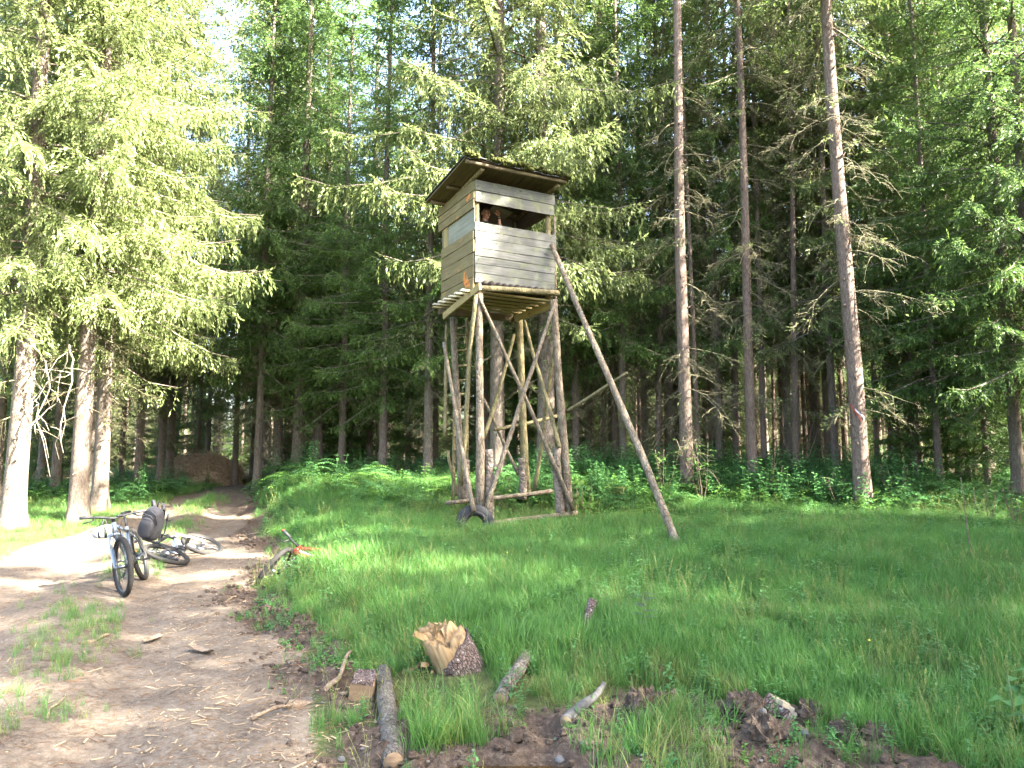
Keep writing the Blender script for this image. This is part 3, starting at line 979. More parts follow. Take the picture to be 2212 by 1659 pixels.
# left side boards
xs = 0.0
zs_up = [onp(c1(437, k), x=0).z if False else onp(c1(440, k), y=0).z for k in (338, 435, 515, 602)]
zs_lo = [onp(c1(452, k), y=0).z for k in (812, 915, 1035, 1160, 1275, 1395)]
for zz in (zs_up, zs_lo):
    for a, b in zip(zz[:-1], zz[1:]):
        lo = zz is zs_lo
        plank('side_plank', DP + rs.uniform(-.03, .03) + (0 if lo else .16), .025, a - b - GAP,
              TM(-.015 + rs.uniform(-.003, .003), DP / 2 + .0 + (0 if lo else .075), (a + b) / 2, R(90), rs.normal(0, .004)), M_PLANK_S)
pm_ = (zs_up[-1] + zs_lo[0]) / 2
plank('closing_panel', DP * .80, .012, zs_up[-1] - zs_lo[0] + .05, TM(.010, DP * .42, pm_, R(90)), M_PANEL, segs=1)
plank('corner_board', zs_up[-1] - zs_lo[0] + .10, .02, DP * .17, TM(.004, DP * .905, pm_, R(90), R(90)), M_NEWW, segs=2)
# back and right walls (seen only from inside through the opening)
for k in range(11):
    hh = (ztop - zbot) / 11
    z = zbot + hh * (k + .5)
    plank('back_plank', W_, .024, hh - .006, TM(W_ / 2, DP + .012, z, 0, 0, 0), M_INNER, segs=2)
    if not 7 <= k <= 8:
        plank('right_plank', DP - .03, .024, hh - .006, TM(W_ + .013, DP / 2 + .005, z, R(90)), M_INNER, segs=2)


def pole(name, a, b, r0, r1=None, mat=None, sides=9, amp=.012, n=12, parent=STAND, jit=.05):
    g = Geo()
    p = wobble(a, b, n, amp, rs)
    tube(g, p, np.linspace(r0, r1 or r0, n), sides, 0, True, 0, jit, rs)
    return obj(name, g, mat or M_POLE, parent)


# posts inside the corners
pole('corner_post', (.055, .055, zbot - .12), (.055, .055, ztop), .052, .048, M_POLE_Y)
pole('corner_post', (W_ - .085, .06, zbot - .12), (W_ - .085, .06, ztop - .02), .055, .05, M_POLE_Y)
pole('corner_post', (.03, DP - .05, zbot - .1), (.03, DP - .05, ztop - .05), .05, .045, M_POLE_Y)
pole('corner_post', (W_ - .05, DP - .05, zbot - .1), (W_ - .05, DP - .05, ztop - .05), .05, .045, M_POLE_Y)
pole('corner_post', (W_ + .05, .04, zbot - .45), (W_ + .045, .03, zl[2]), .03, .026, M_POLE)

# roof
rfz = onp(c1(380, 118), y=-.36).z
rbz = onp(c1(62, 572), y=DP + .04).z
rxl = onp(c1(378, 100), y=-.36).x
rxr = onp(c1(1390, 325), y=-.36).x
ry0, ry1 = -.36, DP + .04
sl = math.atan2(rbz - rfz, ry1 - ry0)
rl = math.hypot(rbz - rfz, ry1 - ry0)
RM = Matrix.Translation((0, ry0, rfz)) @ Matrix.Rotation(sl, 4, 'X')      # roof frame: x right, y up the slope to the back, z normal
g = Geo()
nu_, nv_ = 46, 20
vv = []
for lay in (0, 1):
    for i in range(nu_ + 1):
        for j in range(nv_ + 1):
            x = rxl - .015 + (rxr - rxl + .03) * i / nu_
            e = -.03 + .05 * (vnoise(i * .37, 7, 3) - .5) if j == 0 else 0
            y = e + (rl + .03) * j / nv_
            z = .042 + lay * .012 + .04 * (fbm(i * .24, j * .24, 8) - .45) - (.055 * vnoise(i * .45, 2, 9) + .022 if j == 0 else 0)
            vv.append((x, y, z))
N1 = (nu_ + 1) * (nv_ + 1)
qq = []
for i in range(nu_):
    for j in range(nv_):
        a = i * (nv_ + 1) + j
        qq.append((N1 + a, N1 + a + nv_ + 1, N1 + a + nv_ + 2, N1 + a + 1))
        qq.append((a, a + 1, a + nv_ + 2, a + nv_ + 1))
for i in range(nu_):
    for j in (0, nv_):
        a, b = i * (nv_ + 1) + j, (i + 1) * (nv_ + 1) + j
        qq.append((a, b, N1 + b, N1 + a))
for j in range(nv_):
    for i in (0, nu_):
        a, b = i * (nv_ + 1) + j, i * (nv_ + 1) + j + 1
        qq.append((a, b, N1 + b, N1 + a))
g.add(np.array(vv), qq)
ROOF = obj('roof', g, M_TAR, STAND, RM)
nb_ = 13
bw = (rxr - rxl) / nb_
for k in range(nb_):
    g = Geo(); box(g, (rl - .02 + rs.uniform(-.02, .02), bw - .008, .022), None, 0, 4, .002, rs)
    obj('roof_board', g, M_DARKW, ROOF, TM(rxl + bw * (k + .5), rl / 2, .010 + rs.uniform(-.004, .004), R(90), 0, 0), False)
for (yy, x0, x1, rr) in ((.055, rxl + .03, rxr - .06, .036), (rl * .56, rxl + .10, rxr - .15, .036), (rl - .14, rxl + .06, rxr - .1, .042)):
    g = Geo(); tube(g, wobble((x0, yy, -.038), (x1, yy, -.038), 10, .006, rs), rr, 9, 0, True, 0, .04, rs)
    obj('roof_purlin', g, M_DARKW, ROOF)
for xx in (.02, W_ - .04):
    g = Geo(); tube(g, wobble((xx, .10, -.09), (xx, rl - .15, -.09), 8, .006, rs), .042, 9, 0, True, 0, .04, rs)
    obj('rafter', g, M_POLE_Y, ROOF)
# moss cushions on the felt
g = Geo()
for k in range(1500):
    x = rs.uniform(rxl, rxr); y = abs(rs.normal(0, .38)) - .02
    if y > rl: continue
    if vnoise(x * 3.0, y * 3.0, 17) < (.30 if y > .05 else .36): continue
    ball(g, (x, y, .052 + rs.uniform(0, .012)), (rs.uniform(.02, .05), rs.uniform(.02, .045), rs.uniform(.012, .03)), 6, 4, 0, None, .15, rs)
for k in range(260):
    x = rs.uniform(rxl, rxr)
    if vnoise(x * 2.6, 3.0, 23) < .35: continue
    ball(g, (x, rs.normal(-.02, .03), .05 + rs.uniform(-.03, .03)), (rs.uniform(.02, .055), rs.uniform(.02, .04), rs.uniform(.015, .04)), 6, 4, 0, None, .2, rs)
for k in range(120):
    x = rs.uniform(rxl + .5, rxr)
    if vnoise(x * 3, 5, 19) < .45: continue
    tube(g, np.array([(x, -.045, .045), (x + rs.normal(0, .01), -.055, .02 - rs.uniform(0, .05))]), [.012, .003], 4, 0, False)
tag(obj('moss', g, M_MOSS, ROOF), kind='stuff')

# floor
zf = zbot - .07
M_FP = .05
M_ENDB = bark_mat('dark_pole_bark', (.018, .015, .012), (.042, .035, .028), (.085, .07, .055), (8, 8, 8), (.09, .055, .035), .34, .8)
g = Geo()
for k in range(12):
    x = .16 + k * (W_ - .08) / 12
    zz = zbot - .012 + rs.uniform(-.008, .008)
    g = Geo()
    tube(g, np.array([(x, -.10 + rs.uniform(-.02, .02), zz), (x, DP * .5, zz), (x, DP, zz)]), M_FP * rs.uniform(.85, 1.1), 9, 0, True, 0, .06, rs)
    obj('floor_pole', g, M_ENDB, STAND)
for f in range(0, 1): pass
sill_a, sill_b = onp(c1(520, 1392), y=-.11), onp(c1(1280, 1440), y=-.11)
pole('sill_log', sill_a, sill_b, .052, .055, M_POLE_Y, 10, .006)
nsl = 7
for k in range(nsl):
    y = .04 + k * (DP + .05) / (nsl - 1)
    pk = plank('floor_slat', W_ + .12, .085, .028, TM(W_ / 2 - .09, y, zbot - .155), M_NEWW)
    if k > 5: continue
    g = Geo(); box(g, (.12, .087, .030), None, 0, 1)
    obj('slat_end', g, M_ENDW, pk, TM(-(W_ + .12) / 2 - .03, 0, 0), False)
b0, b1 = onp(c1(520, 1375), x=-.06), onp(c1(165, 1665), x=-.06)
mid = (b0 + b1) / 2
ln = (b1 - b0).length
g = Geo(); box(g, (ln, .035, .125), None, 0, 5, .003, rs)
obj('side_beam', g, M_NEWW, STAND, Matrix.Translation(mid) @ Euler((0, -math.atan2(b1.z - b0.z, b1.y - b0.y), R(90)), 'XYZ').to_matrix().to_4x4(), False)
g = Geo(); box(g, (DP + .15, .035, .13), None, 0, 4, .003, rs)
obj('side_beam', g, M_NEWW, STAND, TM(W_ - .02, DP / 2, zbot - .235, R(90)), False)
plank('back_beam', W_ + .1, .04, .13, TM(W_ / 2, DP + .03, zbot - .235), M_DARKW)

# legs, braces
YF, YB = -.07, DP + .02


def leg(name, a, b, plane, r0, r1, mat=M_POLE, **kw):
    return pole(name, onp(a, **plane), onp(b, **plane), r0, r1, mat, **kw)


leg('leg', c2(322, 20), c2(325, 1345), dict(y=YF), .058, .078)
leg('leg', c2(770, 60), c2(866, 1360), dict(y=YF), .063, .080)
leg('leg', c2(157, 165), c2(215, 1280), dict(y=YB), .055, .075)
leg('leg', c2(560, 125), c2(613, 1250), dict(y=YB), .066, .080, M_POLE_Y)
for a, b, pl_ in ((c2(376, 968), c2(384, 1420), dict(y=YF)), (c2(792, 955), c2(812, 1365), dict(y=YF)), (c2(577, 1020), c2(582, 1270), dict(y=YB)), (c2(238, 1030), c2(240, 1290), dict(y=YB))):
    leg('leg_stub', a, b, pl_, .075, .085, M_BARK)
leg('brace', c2(312, 30), c2(892, 1335), dict(y=YF - .09), .028, .041)
leg('brace', c2(788, 55), c2(352, 1355), dict(y=YF - .15), .029, .042)
leg('brace', c2(102, 320), c2(288, 1345), dict(x=-.14), .03, .04)
leg('brace', c2(300, 25), c2(205, 1190), dict(x=-.05), .034, .044, M_POLE_Y)
leg('brace', c2(532, 270), c2(345, 905), dict(y=YB + .02), .032, .042, M_POLE_Y)
leg('brace', c2(345, 660), c2(560, 1120), dict(y=YB + .08), .030, .036)
leg('brace', c2(596, 190), c2(806, 955), dict(x=W_ - .02), .03, .04, M_POLE_Y)
leg('brace', c2(780, 330), c2(655, 1215), dict(x=W_ + .05), .032, .042, M_POLE_Y)
leg('brace', c2(120, 210), c2(110, 890), dict(y=YB + .2), .028, .034, M_POLE_Y)
leg('brace', c2(130, 975), c2(182, 1250), dict(y=YB + .25), .03, .036, M_POLE_Y)
leg('brace', c2(410, 848), c2(790, 765), dict(y=YB + .06), .034, .036, M_POLE_Y)
leg('foot_rail', c2(118, 1295), c2(762, 1220), dict(y=DP * .75), .038, .042)
leg('foot_rail', c2(405, 1415), c2(912, 1355), dict(y=YF - .02), .046, .052)
# stay pole and its strut
foot = hit(1474, 1196)
top = onp(c1(1185, 985), y=-.06)
fl = SI @ foot
fl.z -= .06
pole('stay_pole', tuple(top + Vector((.05, -.02, .03))), tuple(fl), .044, .062, M_POLE, 10, .02, 18)
kpt = top.lerp(fl, .52)
pole('strut', onp(c2(842, 742), y=YF + .02), kpt + Vector((.55, .25, .30)), .034, .024, M_POLE_Y, 8, .012)
# ladder
LAD = None
g = Geo(); tube(g, wobble(onp(c2(178, 175), y=YB + .35), onp(c2(158, 1300), y=YB + .65), 12, .01, rs), .034, 8, 0, True, 0, .04, rs)
LAD = obj('ladder', g, M_POLE_Y, STAND)
g = Geo(); tube(g, wobble(onp(c2(246, 175), y=YB + .35), onp(c2(240, 1300), y=YB + .65), 12, .01, rs), .034, 8, 0, True, 0, .04, rs)
obj('rail', g, M_POLE_Y, LAD)
for i, k in enumerate((270, 365, 460, 548, 630, 712, 800, 885, 968, 1050, 1130, 1205)):
    yy = YB + .35 + .30 * (k - 175) / 1125 - .03
    g = Geo(); tube(g, wobble(onp(c2(168, k + 4), y=yy), onp(c2(254, k - 4), y=yy), 5, .003, rs), .021, 7)
    obj('rung', g, M_POLE_Y, LAD)

# orange sprayed strokes on the left side
def stroke(pts, w):
    g = Geo()
    v = []
    n = 10
    P_ = [onp(c1(*p), x=-.0315) for p in pts]
    tt = np.linspace(0, len(P_) - 1, n)
    for i, t in enumerate(tt):
        k = min(int(t), len(P_) - 2)
        c = P_[k].lerp(P_[k + 1], t - k)
        d = (P_[k + 1] - P_[k]).normalized()
        nrm = Vector((0, -d.z, d.y))
        ww = w * (1 + .35 * rs.normal()) * .5
        v += [tuple(c + nrm * ww), tuple(c - nrm * ww)]
    q = [(2 * i, 2 * i + 1, 2 * i + 3, 2 * i + 2) for i in range(n - 1)]
    g.add(np.array(v), q)
    obj('paint_mark', g, M_RUST, STAND)


stroke([(368, 1235), (366, 1300), (374, 1362)], .07)
stroke([(366, 1330), (408, 1318)], .055)
stroke([(374, 1378), (420, 1352)], .06)
stroke([(386, 540), (425, 480)], .07)
# flap held open by the person
fa = onp(c1(640, 600), y=.34)
plank('flap', .42, .30, .012, Matrix.Translation((fa.x + .14, .36, zl[2] + .015)) @ Euler((R(-14), R(5), R(8))).to_matrix().to_4x4(), M_PANEL, segs=1)
# nails
g = Geo()
for i in (0, 1, 3, 5, 7, 9):
    for xx in (.06, W_ - .07):
        ball(g, (xx + rs.uniform(-.01, .01), -.03, (zl[i] + zl[i + 1]) / 2 + rs.uniform(-.03, .03)), .009, 6, 4)
obj('nails', g, M_TAR, STAND)
PERSON_AT = (onp(c1(572, 665), y=.42), onp(c1(693, 650), y=.30), zbot - .0)
print('STAND', [round(z + GZ0, 2) for z in zl], 'roof', rfz + GZ0, rbz + GZ0, rxl, rxr, 'FL', FL, 'zbot', zbot, 'person', PERSON_AT, 'foot', foot, 'sill', sill_a, sill_b, 'beam', b0, b1)

# ------------------------------------------------------------------ person in the cabin
M_SKIN = Mat('skin')
_n = M_SKIN.noise(M_SKIN.coord((1, 1, 1)), 25, 3)
M_SKIN = M_SKIN.surf(M_SKIN.ramp(_n, [(.3, (.27, .135, .09)), (.7, (.34, .18, .12))]), .5, spec=.4)
M_SHIRT = plain_mat('dark_shirt', (.018, .020, .028), .85, var=.5)
M_HAIR = plain_mat('dark_hair', (.022, .015, .011), .6, var=.6, scale=60, bump=.6)
M_BLACK = plain_mat('black_rubber', (.008, .008, .009), .65, var=.5)
M_EYE = plain_mat('eye_white', (.6, .58, .55), .2, var=0)
M_IRIS = plain_mat('iris', (.03, .02, .015), .2, var=0)
hd, hn, flz = PERSON_AT
HS = (hd.z - flz) / 1.53
PER = thing('person', 'person with short dark hair and black top raising a hand in the cabin window', 'person', tuple(SM @ Vector((hd.x, hd.y, flz))), (0, 0, SA + R(6)))
PMI = (Matrix.Rotation(R(-6), 4, 'Z') @ Matrix.Translation((-hd.x, -hd.y, -flz)))


def loft(g, pts, rad, sides=12, flat=1.0): tube(g, np.array(pts, float), rad, sides, 0, True, 0, 0, None, flat)


z_h = hd.z - flz            # head centre height
sh = z_h - .235             # shoulders
hand = PMI @ hn
body = Geo()
ball(body, (0, 0, z_h + .015), (.073, .092, .098), 20, 14)
ball(body, (0, -.022, z_h - .055), (.056, .066, .066), 16, 10)      # jaw
ball(body, (0, -.072, z_h - .105), (.024, .018, .018), 10, 8)       # chin
ball(body, (0, -.090, z_h + .022), (.050, .016, .012), 12, 8)       # brow
loft(body, [(0, -.088, z_h + .012), (0, -.104, z_h - .018), (0, -.108, z_h - .030)], [.009, .013, .015], 10)
ball(body, (-.014, -.098, z_h - .032), .010, 8, 6); ball(body, (.014, -.098, z_h - .032), .010, 8, 6)
ball(body, (0, -.083, z_h - .062), (.026, .012, .008), 10, 6); ball(body, (0, -.081, z_h - .074), (.022, .012, .008), 10, 6)
for s in (-1, 1):
    ball(body, (s * .042, -.068, z_h - .030), (.024, .022, .022), 10, 8)
    ball(body, (s * .077, .006, z_h - .010), (.012, .024, .034), 10, 8)
loft(body, [(0, .015, z_h - .08), (0, .02, sh + .04), (0, .02, sh - .02)], [.056, .058, .075], 14)
k = sh / 1.30
loft(body, [(0, .02, sh + .02), (0, .02, sh - .06), (0, .015, 1.08 * k), (0, .0, .95 * k), (0, 0, .84 * k)], [.09, .155, .150, .135, .15], 18, .72)
for s in (-1, 1):
    loft(body, [(s * .09, 0, .88 * k), (s * .10, -.02, .50 * k), (s * .10, .01, .09)], [.088, .058, .042], 12)
    loft(body, [(s * .10, .04, .05), (s * .105, -.06, .045), (s * .11, -.15, .03)], [.042, .044, .034], 10)
# lowered right arm
loft(body, [(-.16, .02, sh - .015), (-.22, .03, sh - .16), (-.25, .03, sh - .30), (-.23, -.08, sh - .50)], [.058, .050, .042, .030], 12)
ball(body, (-.225, -.12, sh - .56), (.022, .045, .05), 10, 8)
for f in range(4):
    loft(body, [(-.245 + f * .013, -.13, sh - .58), (-.245 + f * .013, -.15, sh - .63), (-.245 + f * .013, -.14, sh - .655)], [.009, .0085, .007], 8)
loft(body, [(-.205, -.12, sh - .55), (-.19, -.15, sh - .59)], [.011, .009], 8)
# raised left arm, palm forward
hand.z += .012; wr = Vector((hand.x + .030, hand.y + .01, hand.z - .100))
elb = Vector((.30, -.06, sh - .20))
loft(body, [(.16, .02, sh - .015), (.24, -.01, sh - .10), elb, elb.lerp(wr, .35), wr], [.058, .050, .043, .041, .027], 12)
ax = (hand - wr).normalized()
sd_ = ax.cross(Vector((0, -1, 0))).normalized()
if sd_.x < 0: sd_ = -sd_
pc = hand
loft(body, [wr, wr.lerp(pc, .5), pc + ax * .01, pc + ax * .03], [.025, .034, .042, .040], 12, .42) if False else None
ball(body, wr.lerp(pc, .75), (.047, .019, .062), 14, 10, 0, Matrix(((sd_.x, 0, ax.x), (sd_.y, 1, ax.y), (sd_.z, 0, ax.z))))
for f, (off, ln_) in enumerate(((-.036, .088), (-.012, .100), (.012, .094), (.035, .074))):
    b = pc + sd_ * off + ax * .012
    t1 = b + (ax + sd_ * off * 3.2).normalized() * ln_ * .5
    t2 = t1 + (ax + sd_ * off * 3.2 + Vector((0, -.28, 0))).normalized() * ln_ * .5
    loft(body, [b - ax * .03, b, t1, t2], [.0115, .0118, .0108, .0092], 10)
tb = wr.lerp(pc, .35) - sd_ * .028
loft(body, [tb, tb - sd_ * .030 + ax * .022, tb - sd_ * .052 + ax * .062], [.015, .013, .010], 10)
bo = obj('body', body, M_SKIN, PER)
rm = bo.modifiers.new('join', 'REMESH'); rm.mode = 'VOXEL'; rm.voxel_size = .0052; rm.use_smooth_shade = True
smo = bo.modifiers.new('smooth', 'SMOOTH'); smo.factor = .5; smo.iterations = 2
hair = Geo()
ball(hair, (0, .012, z_h + .030), (.080, .095, .098), 20, 14, 0, None, .02, rs)
ball(hair, (0, -.056, z_h + .080), (.068, .046, .036), 14, 8, 0, None, .03, rs)
hv = hair.V[0]
hair.V[0] = np.where((hv[:, 1:2] < -.03) & (hv[:, 2:3] < z_h + .06), hv * np.array([.9, .3, 1]) , hv)
obj('hair', hair, M_HAIR, PER)
for s in (-1, 1):
    g = Geo(); ball(g, (s * .031, -.080, z_h + .003), .012, 10, 8)
    e = obj('eye', g, M_EYE, PER)
    g = Geo(); ball(g, (s * .031, -.0905, z_h + .002), (.0055, .003, .0055), 8, 6)
    obj('iris', g, M_IRIS, e)
    g = Geo(); loft(g, [(s * .014, -.101, z_h + .026), (s * .032, -.100, z_h + .031), (s * .048, -.086, z_h + .025)], [.0025, .003, .002], 6)
    obj('eyebrow', g, M_HAIR, PER)
shirt = Geo()
loft(shirt, [(0, .016, sh + .085), (0, .02, sh + .05), (0, .02, sh + .01), (0, .02, sh - .06), (0, .015, 1.08 * k), (0, .0, .95 * k), (0, 0, .80 * k)], [.074, .105, .165, .192, .180, .165, .175], 20, .80)
loft(shirt, [(.13, .02, sh - .005), (.24, -.01, sh - .10), Vector((.24, -.01, sh - .10)).lerp(elb, .7)], [.082, .074, .066], 14)
loft(shirt, [(-.13, .02, sh - .005), (-.22, .03, sh - .16), (-.237, .03, sh - .23)], [.082, .072, .064], 14)
so_ = obj('top', shirt, M_SHIRT, PER)
rm = so_.modifiers.new('join', 'REMESH'); rm.mode = 'VOXEL'; rm.voxel_size = .011; rm.use_smooth_shade = True
smo = so_.modifiers.new('smooth', 'SMOOTH'); smo.iterations = 3
tr_ = Geo()
loft(tr_, [(0, 0, .93 * k), (0, 0, .82 * k)], [.158, .172], 16, .76)
for s in (-1, 1): loft(tr_, [(s * .085, 0, .90 * k), (s * .10, -.02, .50 * k), (s * .10, .01, .09)], [.105, .080, .066], 12)
to_ = obj('trousers', tr_, M_SHIRT, PER)
rm = to_.modifiers.new('join', 'REMESH'); rm.mode = 'VOXEL'; rm.voxel_size = .016; rm.use_smooth_shade = True
for s in (-1, 1):
    g = Geo(); loft(g, [(s * .10, .055, .05), (s * .105, -.06, .05), (s * .11, -.17, .038)], [.052, .054, .042], 12)
    obj('shoe', g, M_BLACK, PER)
fdir = (elb - wr).normalized()
g = Geo(); loft(g, [wr + fdir * .012, wr + fdir * .034], [.0325, .0345], 16)
obj('wristband', g, M_BLACK, PER)

# ------------------------------------------------------------------ bicycles
M_TYRE = plain_mat('dusty_tyre', (.026, .0245, .0225), .95, var=.6, scale=25, bump=.4, spec=.1)
M_RIM = plain_mat('black_rim', (.012, .012, .013), .45, .2)
M_STEEL = plain_mat('bare_metal', (.16, .165, .175), .4, 1.0, var=.15)
M_BGREY = plain_mat('grey_frame_paint', (.085, .105, .13), .35, .2, var=.1, coat=.5)
M_BWHITE = plain_mat('pale_frame_paint', (.25, .26, .285), .4, .1, var=.1, coat=.4)
M_BRED = plain_mat('red_frame_paint', (.36, .028, .012), .35, .1, var=.15, coat=.4)
M_ORANGE = plain_mat('orange_reflector', (.75, .28, .02), .3, var=.1)
M_PURPLE = plain_mat('purple_trim', (.16, .03, .12), .4, var=.1)
M_GRIP = plain_mat('grip_rubber', (.03, .03, .032), .7, var=.4)
M_WHITE = plain_mat('white_plastic', (.30, .305, .32), .45, var=.1)
M_BLUE = plain_mat('blue_plastic', (.05, .22, .5), .4, var=.1)


def xf(g, M):
    A, t = np.array(M.to_3x3()), np.array(M.translation)
    g.V = [v @ A.T + t for v in g.V]
    return g


def bicycle(label, M, paint, steer=0.0, sc_=1.0, cover=None, stand=None, cap=None, second=None, bar_rise=.02, decal=False):
    root = thing('mountain_bike', label, 'bicycle')
    root.matrix_world = M
    Rw, xr, xf_ = .352 * sc_, -.56 * sc_, .60 * sc_
    htop, hbot = Vector((.315, 0, .86)) * sc_, Vector((.365, 0, .735)) * sc_
    axis = (htop - hbot).normalized()
    SM_ = Matrix.Translation(hbot) @ Matrix.Rotation(steer, 4, axis) @ Matrix.Translation(-hbot)

    def wheel(x, F):
        g = Geo()
        tube(g, np.array([(0, -.05, 0), (0, .05, 0)]), .022, 10)
        for k in range(28):
            a = 2 * math.pi * k / 28
            s = 1 if k % 2 else -1
            tube(g, np.array([(.02 * math.cos(a), .03 * s, .02 * math.sin(a)), ((Rw - .06) * math.cos(a + .1), 0, (Rw - .06) * math.sin(a + .1))]), .0016, 3, 0, False)
        T = F @ Matrix.Translation((x, 0, Rw))
        w = obj('wheel', xf(g, T), M_STEEL, root)
        g = Geo(); torus(g, Rw - .033, .031, 72, 10, 0, .95, .12); obj('tyre', xf(g, T), M_TYRE, w)
        g = Geo(); torus(g, Rw - .064, .014, 48, 8, 0, 1.1); obj('rim', xf(g, T), M_RIM, w)
        g = Geo(); tube(g, np.array([(0, .045, 0), (0, .048, 0)]), .085, 20); obj('brake_disc', xf(g, T), M_STEEL, w)
        g = Geo(); box(g, (.07, .012, .022), TM(Rw * .55, .012, Rw * .2)); obj('reflector', xf(g, T), M_ORANGE, w, None, False)
        return w
    I4 = Matrix.Identity(4)
    wr_ = wheel(xr, I4)
    wheel(xf_, SM_)
    g = Geo()
    for k in range(6): tube(g, np.array([(0, -.030 - .004 * k, 0), (0, -.032 - .004 * k, 0)]), .075 - .009 * k, 16)
    obj('cassette', xf(g, Matrix.Translation((xr, 0, Rw))), M_STEEL, wr_)
    V = lambda x, z, y=0: Vector((x, y, z)) * sc_
    bb, st, ra = V(-.12, .335), V(-.29, .76), Vector((xr, 0, Rw))
    g = Geo()
    tube(g, [bb, bb.lerp(hbot, .5) + V(0, -.015), hbot], [.040, .044, .036], 12)
    tube(g, [st + V(.02, -.06), htop - V(.0, .03)], [.022, .026], 12)
    tube(g, [bb, st], [.026, .020], 10)
    tube(g, [hbot, htop], .030, 12)
    for s in (-1, 1):
        tube(g, [bb + V(0, 0, .04 * s), V(-.35, .345, .065 * s), ra + V(0, 0, .065 * s)], .013, 8)
        tube(g, [st + V(.01, -.09, .025 * s), V(-.42, .55, .055 * s), ra + V(0, 0, .065 * s)], .010, 8)
    fr = obj('frame', g, paint, root)
    if decal:
        for k in range(7):
            c = bb.lerp(hbot, .45 + .062 * k)
            g = Geo(); box(g, (.026, .091, .04 if k % 3 else .028), Matrix.Translation(c) @ Matrix.Rotation(-math.atan2(hbot.z - bb.z, hbot.x - bb.x), 4, 'Y'))
            obj('lettering', g, M_WHITE, fr, None, False)
    g = Geo(); ball(g, bb + V(.02, .02), (.085 * sc_, .055, .075 * sc_), 14, 10)
    obj('motor', g, cover or M_BLACK, root)
    if cover:
        g = Geo(); box(g, (.26 * sc_, .10, .085), Matrix.Translation(bb.lerp(hbot, .42) + V(.0, .03)) @ Matrix.Rotation(-math.atan2(hbot.z - bb.z, hbot.x - bb.x), 4, 'Y'), 0, 3)
        obj('battery_cover', g, cover, root, None, False)
    # fork
    g = Geo()
    cr = hbot - axis * .02
    tube(g, [cr + V(0, 0, .075), cr + axis * .015, cr - V(0, 0, .075)], [.022, .028, .022], 10)
    for s in (-1, 1):
        o = V(0, 0, .072 * s)
        ax_ = Vector((xf_, 0, Rw)) + o
        t0 = cr + o
        tube(g, [t0, t0.lerp(ax_ + axis * .02, .45)], .016, 10)
        tube(g, [t0.lerp(ax_, .42), ax_ + Vector((-.015, 0, 0)), ax_], [.025, .022, .018], 10)
    fk = obj('fork', xf(g, SM_), second or paint, root)
    # bars
    g = Geo()
    hb = htop + axis * .05
    tube(g, [htop, hb, hb + V(.045, .01)], [.018, .020, .018], 10)
    bc = hb + V(.05, .01)
    tube(g, [bc + V(-.05, .02 + bar_rise, -.34), bc + V(-.01, bar_rise, -.14), bc, bc + V(-.01, bar_rise, .14), bc + V(-.05, .02 + bar_rise, .34)], .0135, 10)
    hbq = obj('handlebar', xf(g, SM_), M_BLACK, root)
    for s in (-1, 1):
        e0, e1 = bc + V(-.033, .015 + bar_rise, .225 * s), bc + V(-.051, .02 + bar_rise, .355 * s)
        g = Geo(); tube(g, [e0, e1], .0185, 10)
        gr = obj('grip', xf(g, SM_), M_GRIP, hbq)
        if cap:
            g = Geo(); tube(g, [e1, e1 + (e1 - e0).normalized() * .012], .020, 10)
            obj('end_cap', xf(g, SM_), cap, hbq)
        g = Geo(); tube(g, [bc + V(.0, bar_rise, .21 * s), bc + V(.06, bar_rise - .03, .25 * s), bc + V(.055, bar_rise - .045, .34 * s)], [.012, .008, .006], 7)
        obj('brake_lever', xf(g, SM_), M_RIM, hbq)
        g = Geo(); tube(g, [bc + V(.03, bar_rise, .20 * s), bc + V(.13, .02, .08 * s), hbot + V(.05, .06, .03 * s), hbot + V(.09, -.1, .05 * s)], .004, 5)
        obj('cable', xf(g, SM_), M_BLACK, hbq)
    g = Geo(); box(g, (.045, .06, .02), Matrix.Translation(bc + V(.0, .03, .06)))
    obj('display', xf(g, SM_), M_BLACK, hbq, None, False)
    # saddle
    g = Geo()
    tube(g, [st, V(-.335, .90)], .0145, 10)
    obj('seat_post', g, M_BLACK, root)
    g = Geo()
    for (x, w, h) in ((-.47, .075, .935), (-.43, .078, .945), (-.36, .055, .94), (-.28, .03, .937), (-.20, .022, .93)): pass
    sx = np.array([-.475, -.44, -.38, -.30, -.22, -.19]); swd = np.array([.05, .078, .066, .036, .024, .012])
    v, q = [], []
    for i in range(6):
        for j in range(8):
            a = 2 * math.pi * j / 8
            v.append((sx[i] * sc_, swd[i] * math.cos(a), (.935 + .022 * math.sin(a)) * sc_))
    for i in range(5):
        for j in range(8): q.append((i * 8 + j, i * 8 + (j + 1) % 8, i * 8 + 8 + (j + 1) % 8, i * 8 + 8 + j))
    q += [(0, 1, 2, 3), (0, 3, 4, 7), (4, 5, 6, 7), (40, 43, 42, 41), (40, 47, 44, 43), (44, 47, 46, 45)]
    g.add(np.array(v), q)
    obj('saddle', g, M_BLACK, root)
    # cranks
    g = Geo(); tube(g, [bb + V(0, 0, -.06), bb + V(0, 0, -.064)], .085, 24)
    ck = obj('chainring', g, M_RIM, root)
    for s, an in ((-1, R(15)), (1, R(195))):
        d = Vector((math.cos(an), 0, math.sin(an))) * .17
        g = Geo(); tube(g, [bb + V(0, 0, .07 * s), bb + V(0, 0, .08 * s) + d], [.015, .012], 8)
        obj('crank_arm', g, M_STEEL, ck)
        g = Geo(); box(g, (.095, .09, .02), Matrix.Translation(bb + V(0, 0, .135 * s) + d))
        obj('pedal', g, M_BLACK, ck, None, False)
    g = Geo()
    for zz in (.08, -.08): tube(g, [bb + V(0, zz * .9, -.062), ra + V(0, zz * .6, -.05)], .005, 4)
